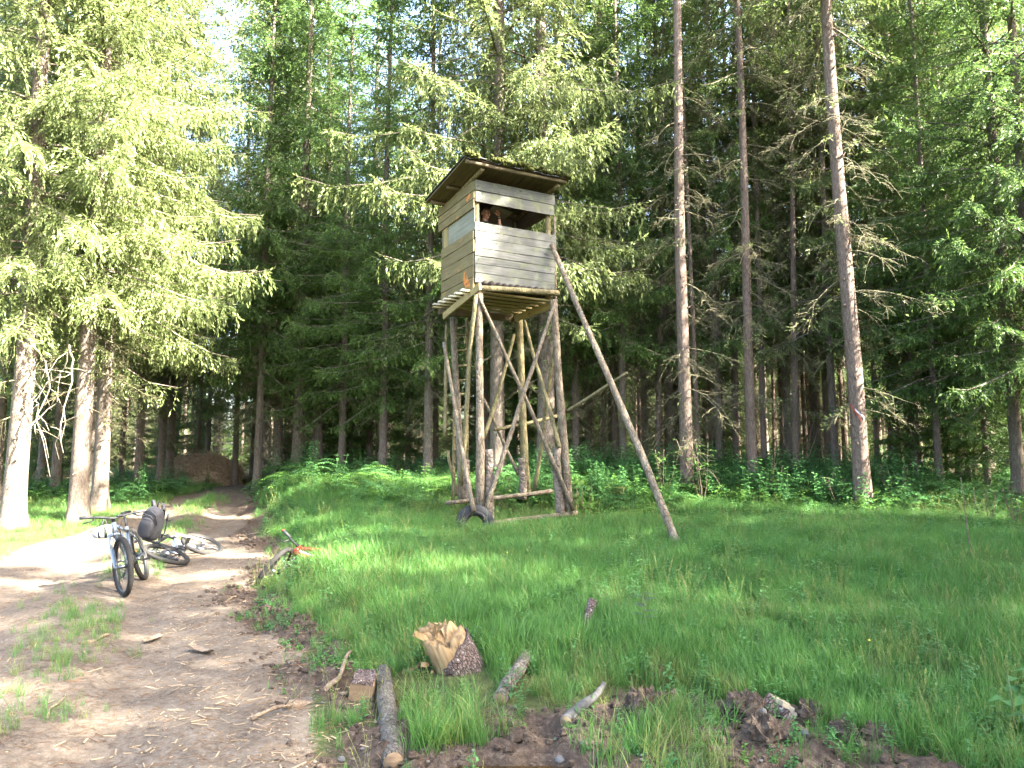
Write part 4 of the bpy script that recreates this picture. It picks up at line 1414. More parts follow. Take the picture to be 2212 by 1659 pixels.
    tube(g, [ra + V(0, -.03, -.06), ra + V(.03, -.16, -.06)], .016, 7)
    obj('chain', g, M_STEEL, root)
    if stand:
        g = Geo(); tube(g, [V(-.40, .33, .06 * stand), V(-.46, .045, .30 * stand)], [.017, .014], 8); tube(g, [V(-.46, .045, .30 * stand), V(-.43, .03, .32 * stand)], .018, 8)
        obj('kickstand', g, M_BLACK, root)
    return root, bc, SM_


# standing bike: front wheel towards the camera, leaning to the picture's left
fw = hit(274, 1288); rw = hit(318, 1247)
dv = Vector((fw.x - rw.x, fw.y - rw.y, 0)).normalized()
hd1 = math.atan2(dv.y, dv.x)
mid = fw - dv * .60
B1 = Matrix.Translation((mid.x, mid.y, gz1(mid.x, mid.y) - .012)) @ Matrix.Rotation(hd1, 4, 'Z') @ Matrix.Rotation(R(16), 4, 'X')
bk1, bc1, sm1 = bicycle('grey mountain bike standing on its kickstand in the middle of the track', B1, M_BGREY, R(28), 1.0, None, -1, None, None, .03)
# lying bike: pointing away, fallen on its left side
ra_ = hit(366, 1222)
fa_ = Vector((ra_.x - .12, ra_.y + 1.12, 0))
hd2 = math.atan2(fa_.y - ra_.y, fa_.x - ra_.x)
B2 = Matrix.Translation((ra_.x + .24, ra_.y + .62, gz1(ra_.x, ra_.y + .5) + .04)) @ Matrix.Rotation(hd2 - R(8), 4, 'Z') @ Matrix.Rotation(R(-68), 4, 'X')
bk2, bc2, sm2 = bicycle('mountain bike with pale fork lying on its side behind the standing grey one', B2, M_BLACK, R(-8), .97, M_WHITE, None, None, M_BWHITE)
# red bike in the grass
c3 = hit(612, 1252)
B3 = Matrix.Translation((c3.x + .44, c3.y - .22, gz1(c3.x + .45, c3.y - .2) - .02)) @ Matrix.Rotation(R(186), 4, 'Z') @ Matrix.Rotation(R(71), 4, 'X')
bk3, bc3, sm3 = bicycle('red mountain bike lying half hidden in the grass beside the track', B3, M_BRED, R(-62), 1.0, None, None, M_BRED, M_BLACK, .02, True)

# backpack hanging from the standing bike's bar
M_PACK = plain_mat('charcoal_fabric', (.024, .023, .026), .85, var=.5, scale=16, bump=.8)
M_PACK2 = plain_mat('black_webbing', (.020, .020, .022), .8, var=.3)
pk = at(329, 1131, fw.y + .62)
PK = thing('backpack', 'charcoal backpack hanging from the raised handlebar end of the standing bike', 'backpack', pk, (0, R(14), R(-18)))
def pillow(sx, sy, sz, p=3.0, nu=20, nv=14, wr=.0):
    v, q, t = [], [], []
    for i in range(nv + 1):
        ph = -math.pi / 2 + math.pi * i / nv
        for j in range(nu):
            th = 2 * math.pi * j / nu
            f = lambda w: math.copysign(abs(w) ** (2 / p), w)
            x, y, z = f(math.cos(ph)) * f(math.cos(th)), f(math.cos(ph)) * f(math.sin(th)), f(math.sin(ph))
            k = 1 + wr * (vnoise(np.array([th * 1.7 + 5]), np.array([ph * 2.5 + 7]), 4)[0] - .5)
            v.append((x * sx * k, y * sy * k, z * sz))
    for i in range(nv):
        for j in range(nu):
            q.append((i * nu + j, i * nu + (j + 1) % nu, (i + 1) * nu + (j + 1) % nu, (i + 1) * nu + j))
    g = Geo(); g.add(np.array(v), q)
    return g
obj('bag', pillow(.135, .085, .215, 2.9, 24, 16, .18), M_PACK, PK)
obj('front_pocket', pillow(.105, .045, .13, 2.7, 20, 12, .2), M_PACK, PK, Matrix.Translation((0, -.085, -.05)))
g = Geo(); tube(g, [(-.10, -.105, .085), (-.05, -.118, .12), (.05, -.118, .12), (.10, -.105, .085)], .006, 6)
tube(g, [(-.125, -.055, .02), (-.10, -.075, .13), (0, -.085, .18), (.10, -.075, .13), (.125, -.055, .02)], .006, 6)
obj('zip', g, M_PACK2, PK)
for s in (-1, 1):
    g = Geo(); tube(g, [(s * .07, .05, .19), (s * .09 - .08, .11, .25), (s * .10 - .11, .17, .10), (s * .11 - .07, .13, -.12), (s * .10, .07, -.19)], .02, 8, 0, True, 0, 0, None, .35)
    obj('shoulder_strap', g, M_PACK, PK)
g = Geo(); tube(g, [(-.04, .06, .20), (-.03, .05, .27), (.03, .05, .27), (.04, .06, .20)], .010, 7)
obj('top_handle', g, M_PACK2, PK)
# helmet hanging on the other end
hp = at(226, 1150, fw.y + .52)
HL = thing('bike_helmet', 'white and black bike helmet hanging by its straps from the lowered handlebar end', 'helmet', hp, (R(8), R(-8), R(20)))
def dome(g, r, a0, a1, z0=-.1, n=10, th=.0):
    v, q = [], []
    m = 6
    for i in range(n + 1):
        ph = z0 + (math.pi / 2 * .98 - z0) * i / n
        for j in range(m + 1):
            a = a0 + (a1 - a0) * j / m
            v.append((r[0] * math.cos(ph) * math.cos(a), r[1] * math.cos(ph) * math.sin(a), r[2] * math.sin(ph)))
    k = len(v)
    v += [tuple(c * .9 for c in p) for p in v]
    for i in range(n):
        for j in range(m):
            a = i * (m + 1) + j
            q.append((a, a + 1, a + m + 2, a + m + 1)); q.append((k + a, k + a + m + 1, k + a + m + 2, k + a + 1))
    for i in range(n):
        for j in (0, m):
            a, b = i * (m + 1) + j, (i + 1) * (m + 1) + j
            q.append((a, b, k + b, k + a))
    g.add(np.array(v), q)
g = Geo(); ball(g, (0, 0, .0), (.128, .098, .098), 22, 12); xf(g, Matrix.Diagonal((1, 1, .75, 1)))
obj('shell', g, M_BLACK, HL)
for k in range(10):
    a = 2 * math.pi * k / 10
    g = Geo(); dome(g, (.140, .108, .088), a, a + .40, -.55)
    obj('rib', g, M_WHITE if k % 4 else plain_mat('pale_yellow_plastic', (.38, .42, .18), .4), HL)
for s in (-1, 1):
    g = Geo(); tube(g, [(.04 * s, .07 * s, 0), (.03 * s, .03, .09), (.01, .05, .17)], .006, 5)
    obj('strap', g, M_BLACK, HL)

# ------------------------------------------------------------------ tyre, stumps, logs and sticks
M_OLDTYRE = plain_mat('old_tyre', (.009, .010, .012), .85, var=.5, scale=12, bump=.3)
ty = hit(1027, 1148)
TY = thing('car_tyre', 'old black car tyre leaning upright against the front left leg of the stand', 'tyre', at(1026, 1132, 11.72), (R(-16), 0, R(14)))
g = Geo(); torus(g, .235, .085, 56, 14, 0, 1.05, .06); obj('tread', g, M_OLDTYRE, TY)
g = Geo(); torus(g, .19, .06, 48, 10, 0, 1.35); obj('sidewall', g, M_BLACK, TY)

M_SPLIT = wood_mat('fresh_split_wood', (.10, .056, .024), (.26, .172, .085), (.39, .29, .165), 2, False, 1.2)
M_CUT = wood_mat('cut_wood', (.095, .060, .034), (.15, .102, .060), (.21, .152, .095), 0, False)
M_RBARK = bark_mat('reddish_bark', (.058, .040, .034), (.115, .083, .073), (.18, .145, .128), (13, 13, 9), (.34, .31, .28), .42, 1.0)
M_GBARK = bark_mat('grey_bark', (.050, .041, .032), (.100, .086, .070), (.155, .138, .112), (9, 9, 9), (.15, .155, .13), .42, .8)
M_STICK = bark_mat('dry_stick', (.09, .064, .043), (.165, .122, .084), (.25, .195, .14), (8, 8, 8), None, .4, .4)
M_GREYW = wood_mat('grey_dead_wood', (.045, .042, .039), (.08, .077, .072), (.12, .115, .108), 0, False)
rs = np.random.default_rng(77)
# splintered stump
sb = hit(985, 1452)
ST = thing('splintered_log', 'splintered stump of pale torn wood and reddish bark standing tilted in the grass', 'log', sb + Vector((.03, .10, -.04)), (R(14), R(-24), 0))
g = Geo()
ns, rr = 72, .168
v, q, hts = [], [], []
for j in range(ns):
    a = 2 * math.pi * j / ns
    hts.append(.315 + .07 * float(vnoise(np.array([j * .42]), np.array([2.0]), 3)[0]) + rs.normal(0, .010) - .060 * math.cos(a + .3))
lev = [-.02, .04, .10, .17, .24, 1.0]
for i, l in enumerate(lev):
    for j in range(ns):
        a = 2 * math.pi * j / ns
        z = hts[j] if i == 5 else min(l, hts[j] * (.55 + .09 * i))
        r = rr * (1.04 - .012 * i * i * .5) * (1 + .04 * math.sin(3 * a + .5) + (.018 if j % 3 == 0 else -.006) * (i > 0) + rs.normal(0, .006))
        v.append((r * math.cos(a), r * math.sin(a), z))
m0 = len(v)
for j in range(ns):
    a = 2 * math.pi * j / ns
    v.append((.5 * rr * math.cos(a), .5 * rr * math.sin(a), hts[j] - .03 + rs.normal(0, .016)))
v.append((0, 0, .27)); c = len(v) - 1
for i in range(5):
    for j in range(ns): q.append((i * ns + j, i * ns + (j + 1) % ns, (i + 1) * ns + (j + 1) % ns, (i + 1) * ns + j))
for j in range(ns): q.append((5 * ns + j, 5 * ns + (j + 1) % ns, m0 + (j + 1) % ns, m0 + j))
g.add(np.array(v), q, [(m0 + j, m0 + (j + 1) % ns, c) for j in range(ns)])
obj('torn_wood', g, M_SPLIT, ST, None, True)
g = Geo(); v, q = [], []
na, nl_ = 22, 8
for i in range(nl_ + 1):
    for j in range(na + 1):
        a = -1.95 + 3.3 * j / na
        top_ = .17 + .11 * math.sin(min(1.57, max(0, a + 1.95) * .8)) + .05 * (float(vnoise(np.array([j * .8]), np.array([1.5]), 8)[0]) - .5)
        z = -.03 + (top_ + .03) * i / nl_
        r = rr * 1.13 * (1 + .05 * (float(vnoise(np.array([j * .9]), np.array([i * .9]), 6)[0]) - .5)) * (1 - .05 * i / nl_)
        v.append((r * math.cos(a), r * math.sin(a), z))
k = len(v)
v += [(x * .92, y * .92, z) for x, y, z in v]
for i in range(nl_):
    for j in range(na):
        a = i * (na + 1) + j
        q.append((a, a + 1, a + na + 2, a + na + 1)); q.append((k + a, k + a + na + 1, k + a + na + 2, k + a + 1))
for j in range(na): a = nl_ * (na + 1) + j; q.append((a, a + 1, k + a + 1, k + a))
for i in range(nl_):
    for j in (0, na): a, b = i * (na + 1) + j, (i + 1) * (na + 1) + j; q.append((a, b, k + b, k + a))
g.add(np.array(v), q)
obj('bark', g, M_RBARK, ST, None, True)
for k in range(150):
    a = rs.uniform(0, 6.28); r = rr * rs.uniform(.2, 1.0)
    hh_ = hts[int(a / 6.2832 * ns) % ns]
    g = Geo(); b = Vector((r * math.cos(a), r * math.sin(a), hh_ - .09))
    d = Vector((rs.normal(0, .16), rs.normal(0, .16), 1)).normalized() * rs.uniform(.07, .14)
    tube(g, [b, b + d * .6, b + d], [.006 * rs.uniform(.4, 1.8), .004, .0008], 4, 0, True, 0, 0, None, .45)
    obj('splinter', g, M_SPLIT, ST, None, False)
for (b, e, w) in (((-.10, -.03, .36), (-.17, -.06, .47), .040), ((-.05, -.02, .38), (.01, -.07, .47), .022), ((-.03, 0, .37), (.07, -.02, .44), .016), ((-.17, -.06, .20), (-.215, -.09, .24), .03), ((-.16, -.09, .16), (-.20, -.12, .10), .014)):
    g = Geo(); b, e = Vector(b), Vector(e)
    box(g, ((e - b).length, .012, w), Matrix.Translation((b + e) / 2) @ (e - b).to_track_quat('X', 'Z').to_matrix().to_4x4(), 0, 4, .003, rs)
    obj('splinter', g, M_SPLIT, ST, None, False)


def log(name, label, cat, a, b, r0, r1, mat, endmat=None, za=0.0, zb=0.0, n=12, amp=.012, sides=12, jit=.05, group=None, twigs=0):
    pa, pb = (Vector(a) if len(a) == 3 else hit(*a)), (Vector(b) if len(b) == 3 else hit(*b))
    pa = pa + Vector((0, 0, r0 * .55 + za)); pb = pb + Vector((0, 0, r1 * .55 + zb))
    t = thing(name, label, cat, pa, (0, 0, 0), group)
    g = Geo(); p = wobble((0, 0, 0), pb - pa, n, amp, rs)
    rad = np.linspace(r0, r1, n) * (1 + .06 * rs.standard_normal(n))
    tube(g, p, rad, sides, 0, True, 0, jit, rs)
    for k in range(twigs):
        u = rs.integers(2, n - 1)
        d = rs.normal(0, 1, 3); d[2] = abs(d[2]) * .5; d = d / np.linalg.norm(d) * rs.uniform(.08, .25)
        tube(g, [p[u], p[u] + d * .6, p[u] + d], [r0 * .3, r0 * .2, r0 * .1], 5)
    obj('stem', g, mat, t)
    if endmat:
        for (e, f, r) in ((p[0], p[1], rad[0]), (p[-1], p[-2], rad[-1])):
            d = Vector(e - f).normalized()
            g = Geo(); tube(g, [Vector(e) - d * .004, Vector(e) + d * .004], r * .90, sides, 0, True)
            obj('cut_end', g, endmat, t)
    return t


log('log', 'long grey bark log lying towards the camera beside the reddish wood block', 'log', (829, 1462), (850, 1652), .055, .062, M_GBARK, M_CUT, .0, .01, 16, .012)
log('log', 'short grey log with a hollow end lying in the grass right of the splintered stump', 'log', (1078, 1520), (1138, 1438), .050, .046, M_GBARK, M_CUT, .0, .05)
log('log', 'dark grey barkless stick with a pointed far end beside the muddy bank', 'log', (1222, 1578), (1305, 1500), .036, .018, M_GREYW, M_CUT, .0, .06)
log('branch', 'broken stick with a pale torn end touching the reddish wood block', 'branch', (622, 1532), (756, 1500), .034, .020, M_STICK, M_SPLIT, .0, .03, 12, .02)
log('branch', 'curved thin branch rising from the mud behind the wood block', 'branch', (700, 1512), (757, 1432), .018, .011, M_STICK, None, .0, .05, 12, .035)
log('branch', 'short flat stick lying in front of the splintered stump', 'branch', (880, 1452), (905, 1444), .014, .010, M_STICK, None, .0, .03, 8)
log('log', 'small cut stub with an orange end poking out of the tall grass', 'log', (1262, 1384), (1280, 1366), .030, .042, M_RBARK, M_CUT, .05, .24, 8, .004)
log('branch', 'long bent branch lying along the muddy right side of the track', 'branch', (478, 1283), (585, 1240), .026, .014, M_STICK, None, .0, .02, 16, .05, twigs=4)
log('branch', 'thin dry stick lying parallel in front of the long bent branch', 'branch', (505, 1268), (562, 1256), .012, .008, M_STICK, None, 0, .01, 10, .02)
log('branch', 'forked twig end lying on the track below the bent branch', 'branch', (487, 1300), (512, 1288), .013, .008, M_STICK, None, 0, .01, 8, .015, twigs=2)
log('branch', 'pale stick across the mud near the lying bike', 'branch', (520, 1160), (600, 1148), .014, .008, M_STICK, None, 0, .02, 10, .02, twigs=2)
log('branch', 'brown stick across the green middle strip of the track', 'branch', (175, 1393), (235, 1375), .022, .012, M_STICK, None, 0, .01, 10, .02)
log('branch', 'long thin stick at the grassy foreground by the left edge', 'branch', (100, 1555), (140, 1505), .010, .006, M_STICK, None, 0, .01, 10, .02)
log('branch', 'forked pale branch lying in the foreground left of the dark mud', 'branch', (545, 1560), (640, 1528), .014, .008, M_STICK, None, 0, .01, 12, .03, twigs=3)
log('branch', 'thin twig under the forked branch in the foreground', 'branch', (545, 1565), (600, 1592), .012, .006, M_STICK, None, 0, .0, 12, .02, twigs=1)
log('branch', 'dry stick lying in the grass at the forest edge by the row of trunks', 'branch', (735, 1085), (772, 1066), .022, .012, M_STICK, None, .1, .12, 10, .04)
log('branch', 'fallen grey branch in the shade at the right edge of the meadow', 'branch', (2080, 1085), (2220, 1068), .035, .025, M_TWIG, None, .1, .1, 12, .05, twigs=5)
# thin upright dead stem at the right
pa = hit(2105, 1240)
log('branch', 'thin dead stem standing upright in the grass near the right edge', 'branch', tuple(pa), (pa.x - .06, pa.y + .05, pa.z + 1.15), .009, .005, M_TWIG, None, 0, 0, 10, .02)
# wood block
wb = hit(780, 1512)
BL = thing('wood_block', 'split block of firewood with reddish bark on top beside the long grey log', 'wood block', wb + Vector((0, .06, .055)), (R(8), R(-3), R(96)))
g = Geo(); box(g, (.22, .145, .115), None, 0, 5, .006, rs); obj('split_wood', g, M_CUT, BL, None, False)
g = Geo(); box(g, (.225, .135, .022), TM(0, 0, .066), 0, 8, .006, rs); obj('bark', g, M_RBARK, BL, None, False)
# pale broken chunk in the mud
pc_ = hit(1692, 1552)
CH = thing('wood_chunk', 'pale broken wood chunk lying on the dark soil at the lower right', 'wood chunk', pc_ + Vector((0, .02, .05)), (R(-25), R(28), R(-50)))
g = Geo(); box(g, (.20, .085, .07), None, 0, 6, .010, rs); obj('split_wood', g, M_PANEL if False else wood_mat('pale_dry_wood', (.20, .16, .10), (.30, .25, .17), (.40, .345, .25), 0, False), CH, None, False)
g = Geo(); box(g, (.19, .03, .06), TM(0, -.055, -.012), 0, 5, .008, rs); obj('bark', g, M_RBARK, CH, None, False)
# mossy stump behind the stand
ms = hit(1332, 1098)
MS = thing('mossy_stump', 'old mossy tree stump behind the right legs of the stand', 'stump', ms + Vector((0, .1, 0)))
g = Geo(); tube(g, [(0, 0, -.1), (0, 0, .08), (.01, 0, .22), (.0, .01, .40)], [.26, .215, .185, .18], 16, 0, True, 0, .06, rs); obj('wood', g, M_POLE_Y, MS)
g = Geo()
for k in range(90):
    a, r = rs.uniform(0, 6.28), .19 * math.sqrt(rs.uniform())
    ball(g, (r * math.cos(a), r * math.sin(a), .40 + rs.uniform(-.02, .015)), (.04, .04, .025), 6, 4, 0, None, .15, rs)
tag(obj('moss', g, M_MOSS, MS), kind='stuff')
# bark strips on the track
for i, (a, b, lb) in enumerate((((410, 1405), (461, 1417), 'curled piece of bark lying on the track'), ((312, 1392), (350, 1378), 'flat strip of bark lying beside the green middle strip'))):
    p, q_ = hit(*a), hit(*b)
    d = q_ - p
    T = thing('bark_strip', lb, 'bark', (p + q_) / 2 + Vector((0, 0, .018)), (0, 0, math.atan2(d.y, d.x)))
    g = Geo(); v, q = [], []
    L = d.length
    for ii in range(11):
        u = ii / 10 - .5
        for jj in range(6):
            w = (jj / 5 - .5)
            v.append((u * L, w * .075 * (1 - 1.2 * u * u), .35 * u * u * L * (1 if i == 0 else .2) + .6 * w * w * .09 + rs.normal(0, .002)))
    kk = len(v); v += [(x, y, z - .007) for x, y, z in v]
    for ii in range(10):
        for jj in range(5):
            aa = ii * 6 + jj
            q.append((aa, aa + 1, aa + 7, aa + 6)); q.append((kk + aa, kk + aa + 6, kk + aa + 7, kk + aa + 1))
    for ii in range(10):
        for jj in (0, 5): aa = ii * 6 + jj; q.append((aa, aa + 6, kk + aa + 6, kk + aa))
    g.add(np.array(v), q); obj('piece', g, M_STICK, T)
# brush pile at the end of the track
bp = hit(440, 1047)
bp = Vector((-.432 * 30, 30, gz1(-.432 * 30, 30) + .22))
BP = thing('brush_pile', 'heap of dry brown brushwood at the far end of the track', 'brush pile', bp)
M_BRUSH = bark_mat('dry_brush', (.17, .115, .07), (.30, .215, .14), (.40, .31, .21), (6, 6, 6), None, .4, .3)
g = Geo(); ball(g, (0, 0, 0), (1.55, 1.1, .97), 26, 14, 0, None, .07, rs); obj('mound', g, M_BRUSH, BP)
g = Geo()
for k in range(1300):
    a, ph = rs.uniform(0, 6.28), math.asin(rs.uniform(0, 1))
    c = np.array([1.6 * math.cos(ph) * math.cos(a), 1.15 * math.cos(ph) * math.sin(a), 1.0 * math.sin(ph)])
    d = rs.normal(0, 1, 3) * np.array([1, .8, .45]); d[2] -= .3 * rs.uniform()
    d = d / np.linalg.norm(d) * rs.uniform(.25, .75)
    m = c + rs.normal(0, .05, 3)
    tube(g, [m - d * .5, m + rs.normal(0, .03, 3) + np.array([0, 0, .05]), m + d * .5], [.013, .010, .005], 3, 0, False)
tag(obj('brushwood', g, M_BRUSH, BP), kind='stuff')
bp2 = Vector((-.375 * 31, 31.0, gz1(-.375 * 31, 31)))
BQ = thing('brush_pile', 'low dark tail of branches right of the brown brushwood heap', 'brush pile', bp2)
g = Geo()
for k in range(420):
    c = np.array([rs.normal(0, .9), rs.normal(0, .4), abs(rs.normal(0, .16))])
    d = rs.normal(0, 1, 3) * np.array([1, .5, .25]); d = d / np.linalg.norm(d) * rs.uniform(.3, .9)
    tube(g, [c - d * .5, c + np.array([0, 0, .05]), c + d * .5], [.016, .012, .006], 3, 0, False)
tag(obj('brushwood', g, M_TWIG, BQ), kind='stuff')

# soil clods on the dug-up bank
M_SOIL = Mat('clod_soil')
_n = M_SOIL.noise(M_SOIL.coord((1, 1, 1)), 22, 6, .7)
M_SOIL = M_SOIL.surf(M_SOIL.ramp(_n, [(.3, (.026, .019, .014)), (.55, (.068, .050, .037)), (.72, (.14, .11, .085))]), .95, M_SOIL.bump(_n, 1.0, .03), spec=.1)
CL = [((1408, 1462), .085, 'tall dark clod of soil at the upper end of the dug bank'), ((1545, 1462), .075, 'dark clod of soil among leaves left of the pale chunk'),
      ((1448, 1512), .07, 'low soil clod with pebbles below the tall clod'), ((1398, 1545), .11, 'broad soil clod at the lower left of the dug bank'),
      ((1612, 1545), .10, 'large clod beside the left end of the pale wood chunk'), ((1748, 1560), .09, 'soil clod right of the pale wood chunk'),
      ((1830, 1590), .085, 'grassy clod near the right end of the dug bank'), ((1902, 1600), .08, 'last dark clod at the right end of the dug bank'), ((1650, 1620), .10, 'clod in the lower middle of the dug bank')]
for p, r, lb in CL:
    c = hit(*p)
    g = Geo(); ball(g, (0, 0, r * .15), (r * rs.uniform(1, 1.4), r * rs.uniform(.8, 1.1), r * rs.uniform(.8, 1.1)), 30, 20, 0, None, .06, rs)
    vv = g.V[0]; n_ = fbm(vv[:, 0] * 26 + 9, vv[:, 1] * 26 + vv[:, 2] * 19, 5) - .5
    g.V[0] = vv * (1 + 1.15 * n_[:, None])
    o = obj('soil_clod', g, M_SOIL, None, None, False); o.location = c + Vector((0, .03, 0)); o.rotation_euler = (0, 0, rs.uniform(0, 6))
    tag(o, lb, 'soil clod', 'clods of dug-up soil on the bank')
# stones
M_STONE = plain_mat('pale_stone', (.085, .082, .076), .9, var=.5, scale=12, bump=.4)
STN = [((1658, 1508), (.06, .045, .03), 'flat tan stone behind the pale wood chunk'), ((1650, 1570), (.025, .02, .03), 'small pale stone left of the pale wood chunk'),
       ((1740, 1612), (.03, .02, .018), 'grey stone at the foot of the dug bank'), ((1210, 1715 - 10), (.03, .03, .022), 'round grey stone above the puddle'),
       ((1265, 1640), (.018, .015, .012), 'small grey stone on the bare mud'), ((1258, 1628), (.02, .018, .014), 'second small stone on the bare mud'),
       ((765, 1700 - 50), (.03, .024, .02), 'grey stone in the dark mud left of the long log'), ((785, 1710 - 50), (.028, .02, .018), 'stone beside the grey one left of the long log'), ((738, 1630), (.02, .02, .014), 'little stone at the edge of the dark mud')]
for p, r, lb in STN:
    c = hit(p[0], min(p[1], 1656))
    g = Geo(); ball(g, (0, 0, 0), r, 10, 7, 0, None, .08, rs)
    o = obj('stone', g, M_STONE, None, None, False); o.location = c + Vector((0, 0, r[2] * .3)); o.rotation_euler = (0, 0, rs.uniform(0, 6)); tag(o, lb, 'stone')

# ------------------------------------------------------------------ grass, herbs, litter (what nobody could count)
M_GRASS = leaf_mat('meadow_grass', (.055, .150, .032), (.120, .265, .054), .42, .45, .35, (.05, .085, .02))
M_GRASS_Y = leaf_mat('yellow_grass', (.085, .15, .03), (.20, .25, .06), .35, .5, .5, (.24, .20, .09))
M_HERB = leaf_mat('herb_leaves', (.040, .115, .038), (.085, .20, .055), .3, .45, .25)
M_HERB2 = leaf_mat('bright_leaves', (.060, .140, .030), (.12, .24, .045), .35, .4, .25)


def grass_tuft(seed, n, h0, h1, spread, w, lean):
    rs = np.random.default_rng(seed)
    g = Geo()
    for k in range(n):
        a, r = rs.uniform(0, 6.28), spread * math.sqrt(rs.uniform())
        b = np.array([r * math.cos(a), r * math.sin(a), -.03])
        h = rs.uniform(h0, h1); az = rs.uniform(0, 6.28); L = h * lean * rs.uniform(.2, 1.6)
        d = np.array([math.cos(az), math.sin(az), 0]); s = np.array([-d[1], d[0], 0]); ww = w * rs.uniform(.6, 1.3)
        tw = rs.uniform(-.8, .8); s = s * math.cos(tw) + d * math.sin(tw)
        t = np.array([0, .38, .72, 1.0])
        c = b + d * (L * t ** 2.1)[:, None] + np.array([0, 0, 1.0]) * (h * (t - .22 * min(1, L / h) * t ** 3))[:, None]
        wv = np.array([.75, 1, .7, 0])[:, None] * ww / 2 * s
        v = np.vstack([c[:3] + wv[:3], c[:3] - wv[:3], c[3:]])
        f = np.concatenate([[0, .35, .75], [0, .35, .75], [1]]) * rs.uniform(.4, 1)
        g.add(v, [(0, 1, 4, 3), (1, 2, 5, 4)], [(2, 6, 5)], f)
    return g


def leaf(g, b, d, L, W, fold=.25, droop=.3, fresh=.5):
    d = np.asarray(d, float); d /= np.linalg.norm(d)
    s = np.cross(d, [0, 0, 1.0]); s /= np.linalg.norm(s) + 1e-9
    u = np.cross(s, d)
    m1 = b + d * L * .45 - u * 0; tip = b + d * L - np.array([0, 0, droop * L])
    e1 = m1 + s * W / 2 + u * fold * W / 2; e2 = m1 - s * W / 2 + u * fold * W / 2
    g.add(np.array([b, e1, tip, m1, e2]), None, [(0, 3, 1), (1, 3, 2), (0, 4, 3), (4, 2, 3)], fresh)


def herb(seed, h, nl, L, W, stems=1, opposite=True, spread=.06):
    rs = np.random.default_rng(seed); g = Geo()
    for _ in range(stems):
        a = rs.uniform(0, 6.28)
        b = np.array([spread * rs.normal(), spread * rs.normal(), -.03])
        H = h * rs.uniform(.7, 1.15)
        tp = b + np.array([math.cos(a) * .18 * H, math.sin(a) * .18 * H, H])
        tube(g, [b, (b + tp) / 2 + rs.normal(0, .01, 3), tp], [.0045, .0035, .002], 4, 0, False, .3)
        for k in range(nl):
            t = .18 + .82 * (k + .5) / nl
            p = b + (tp - b) * t
            for s in (0, 1):
                az = a + k * 1.57 + s * math.pi + rs.normal(0, .25)
                l = L * (1.15 - .5 * t) * rs.uniform(.75, 1.2)
                leaf(g, p, (math.cos(az), math.sin(az), .25 + rs.normal(0, .2)), l, l * W, .2, .25, min(1, .15 + .7 * t * rs.uniform(.5, 1.2)))
    return g


def pinnate(seed, h, nf, L):
    rs = np.random.default_rng(seed); g = Geo()
    for k in range(nf):
        az = k * 2.4 + rs.normal(0, .3)
        d = np.array([math.cos(az), math.sin(az), 0])
        t = np.linspace(0, 1, 6)
        l = L * rs.uniform(.7, 1.2)
        b = np.array([0, 0, h * rs.uniform(.3, 1)])
        c = b + d * (l * t)[:, None] + np.array([0, 0, 1.0]) * (l * (.45 * t - .55 * t * t))[:, None]
        tube(g, c, .002, 3, 0, False, .3)
        sdv = np.array([-d[1], d[0], 0])
        for i in range(1, 6):
            for s in (-1, 1):
                for o in (0, .5):
                    p = c[i] * (1 - o) + c[i - 1] * o
                    leaf(g, p, sdv * s + d * .45 + np.array([0, 0, rs.normal(0, .15)]), .26 * l * (1.15 - .5 * t[i]), .075 * l, .1, .2, rs.uniform(.2, .9))
        leaf(g, c[-1], d, .2 * l, .07 * l, .1, .3, .9)
    tube(g, [(0, 0, -.03), (0, 0, h)], [.006, .004], 4, 0, False, .2)
    return g


LIB = bpy.data.collections.new('plant_sources')        # meshes only used by the scatterers


def source(name, geo, mat):
    return bpy.data.objects.new(name, geo.mesh(name, mat, True))


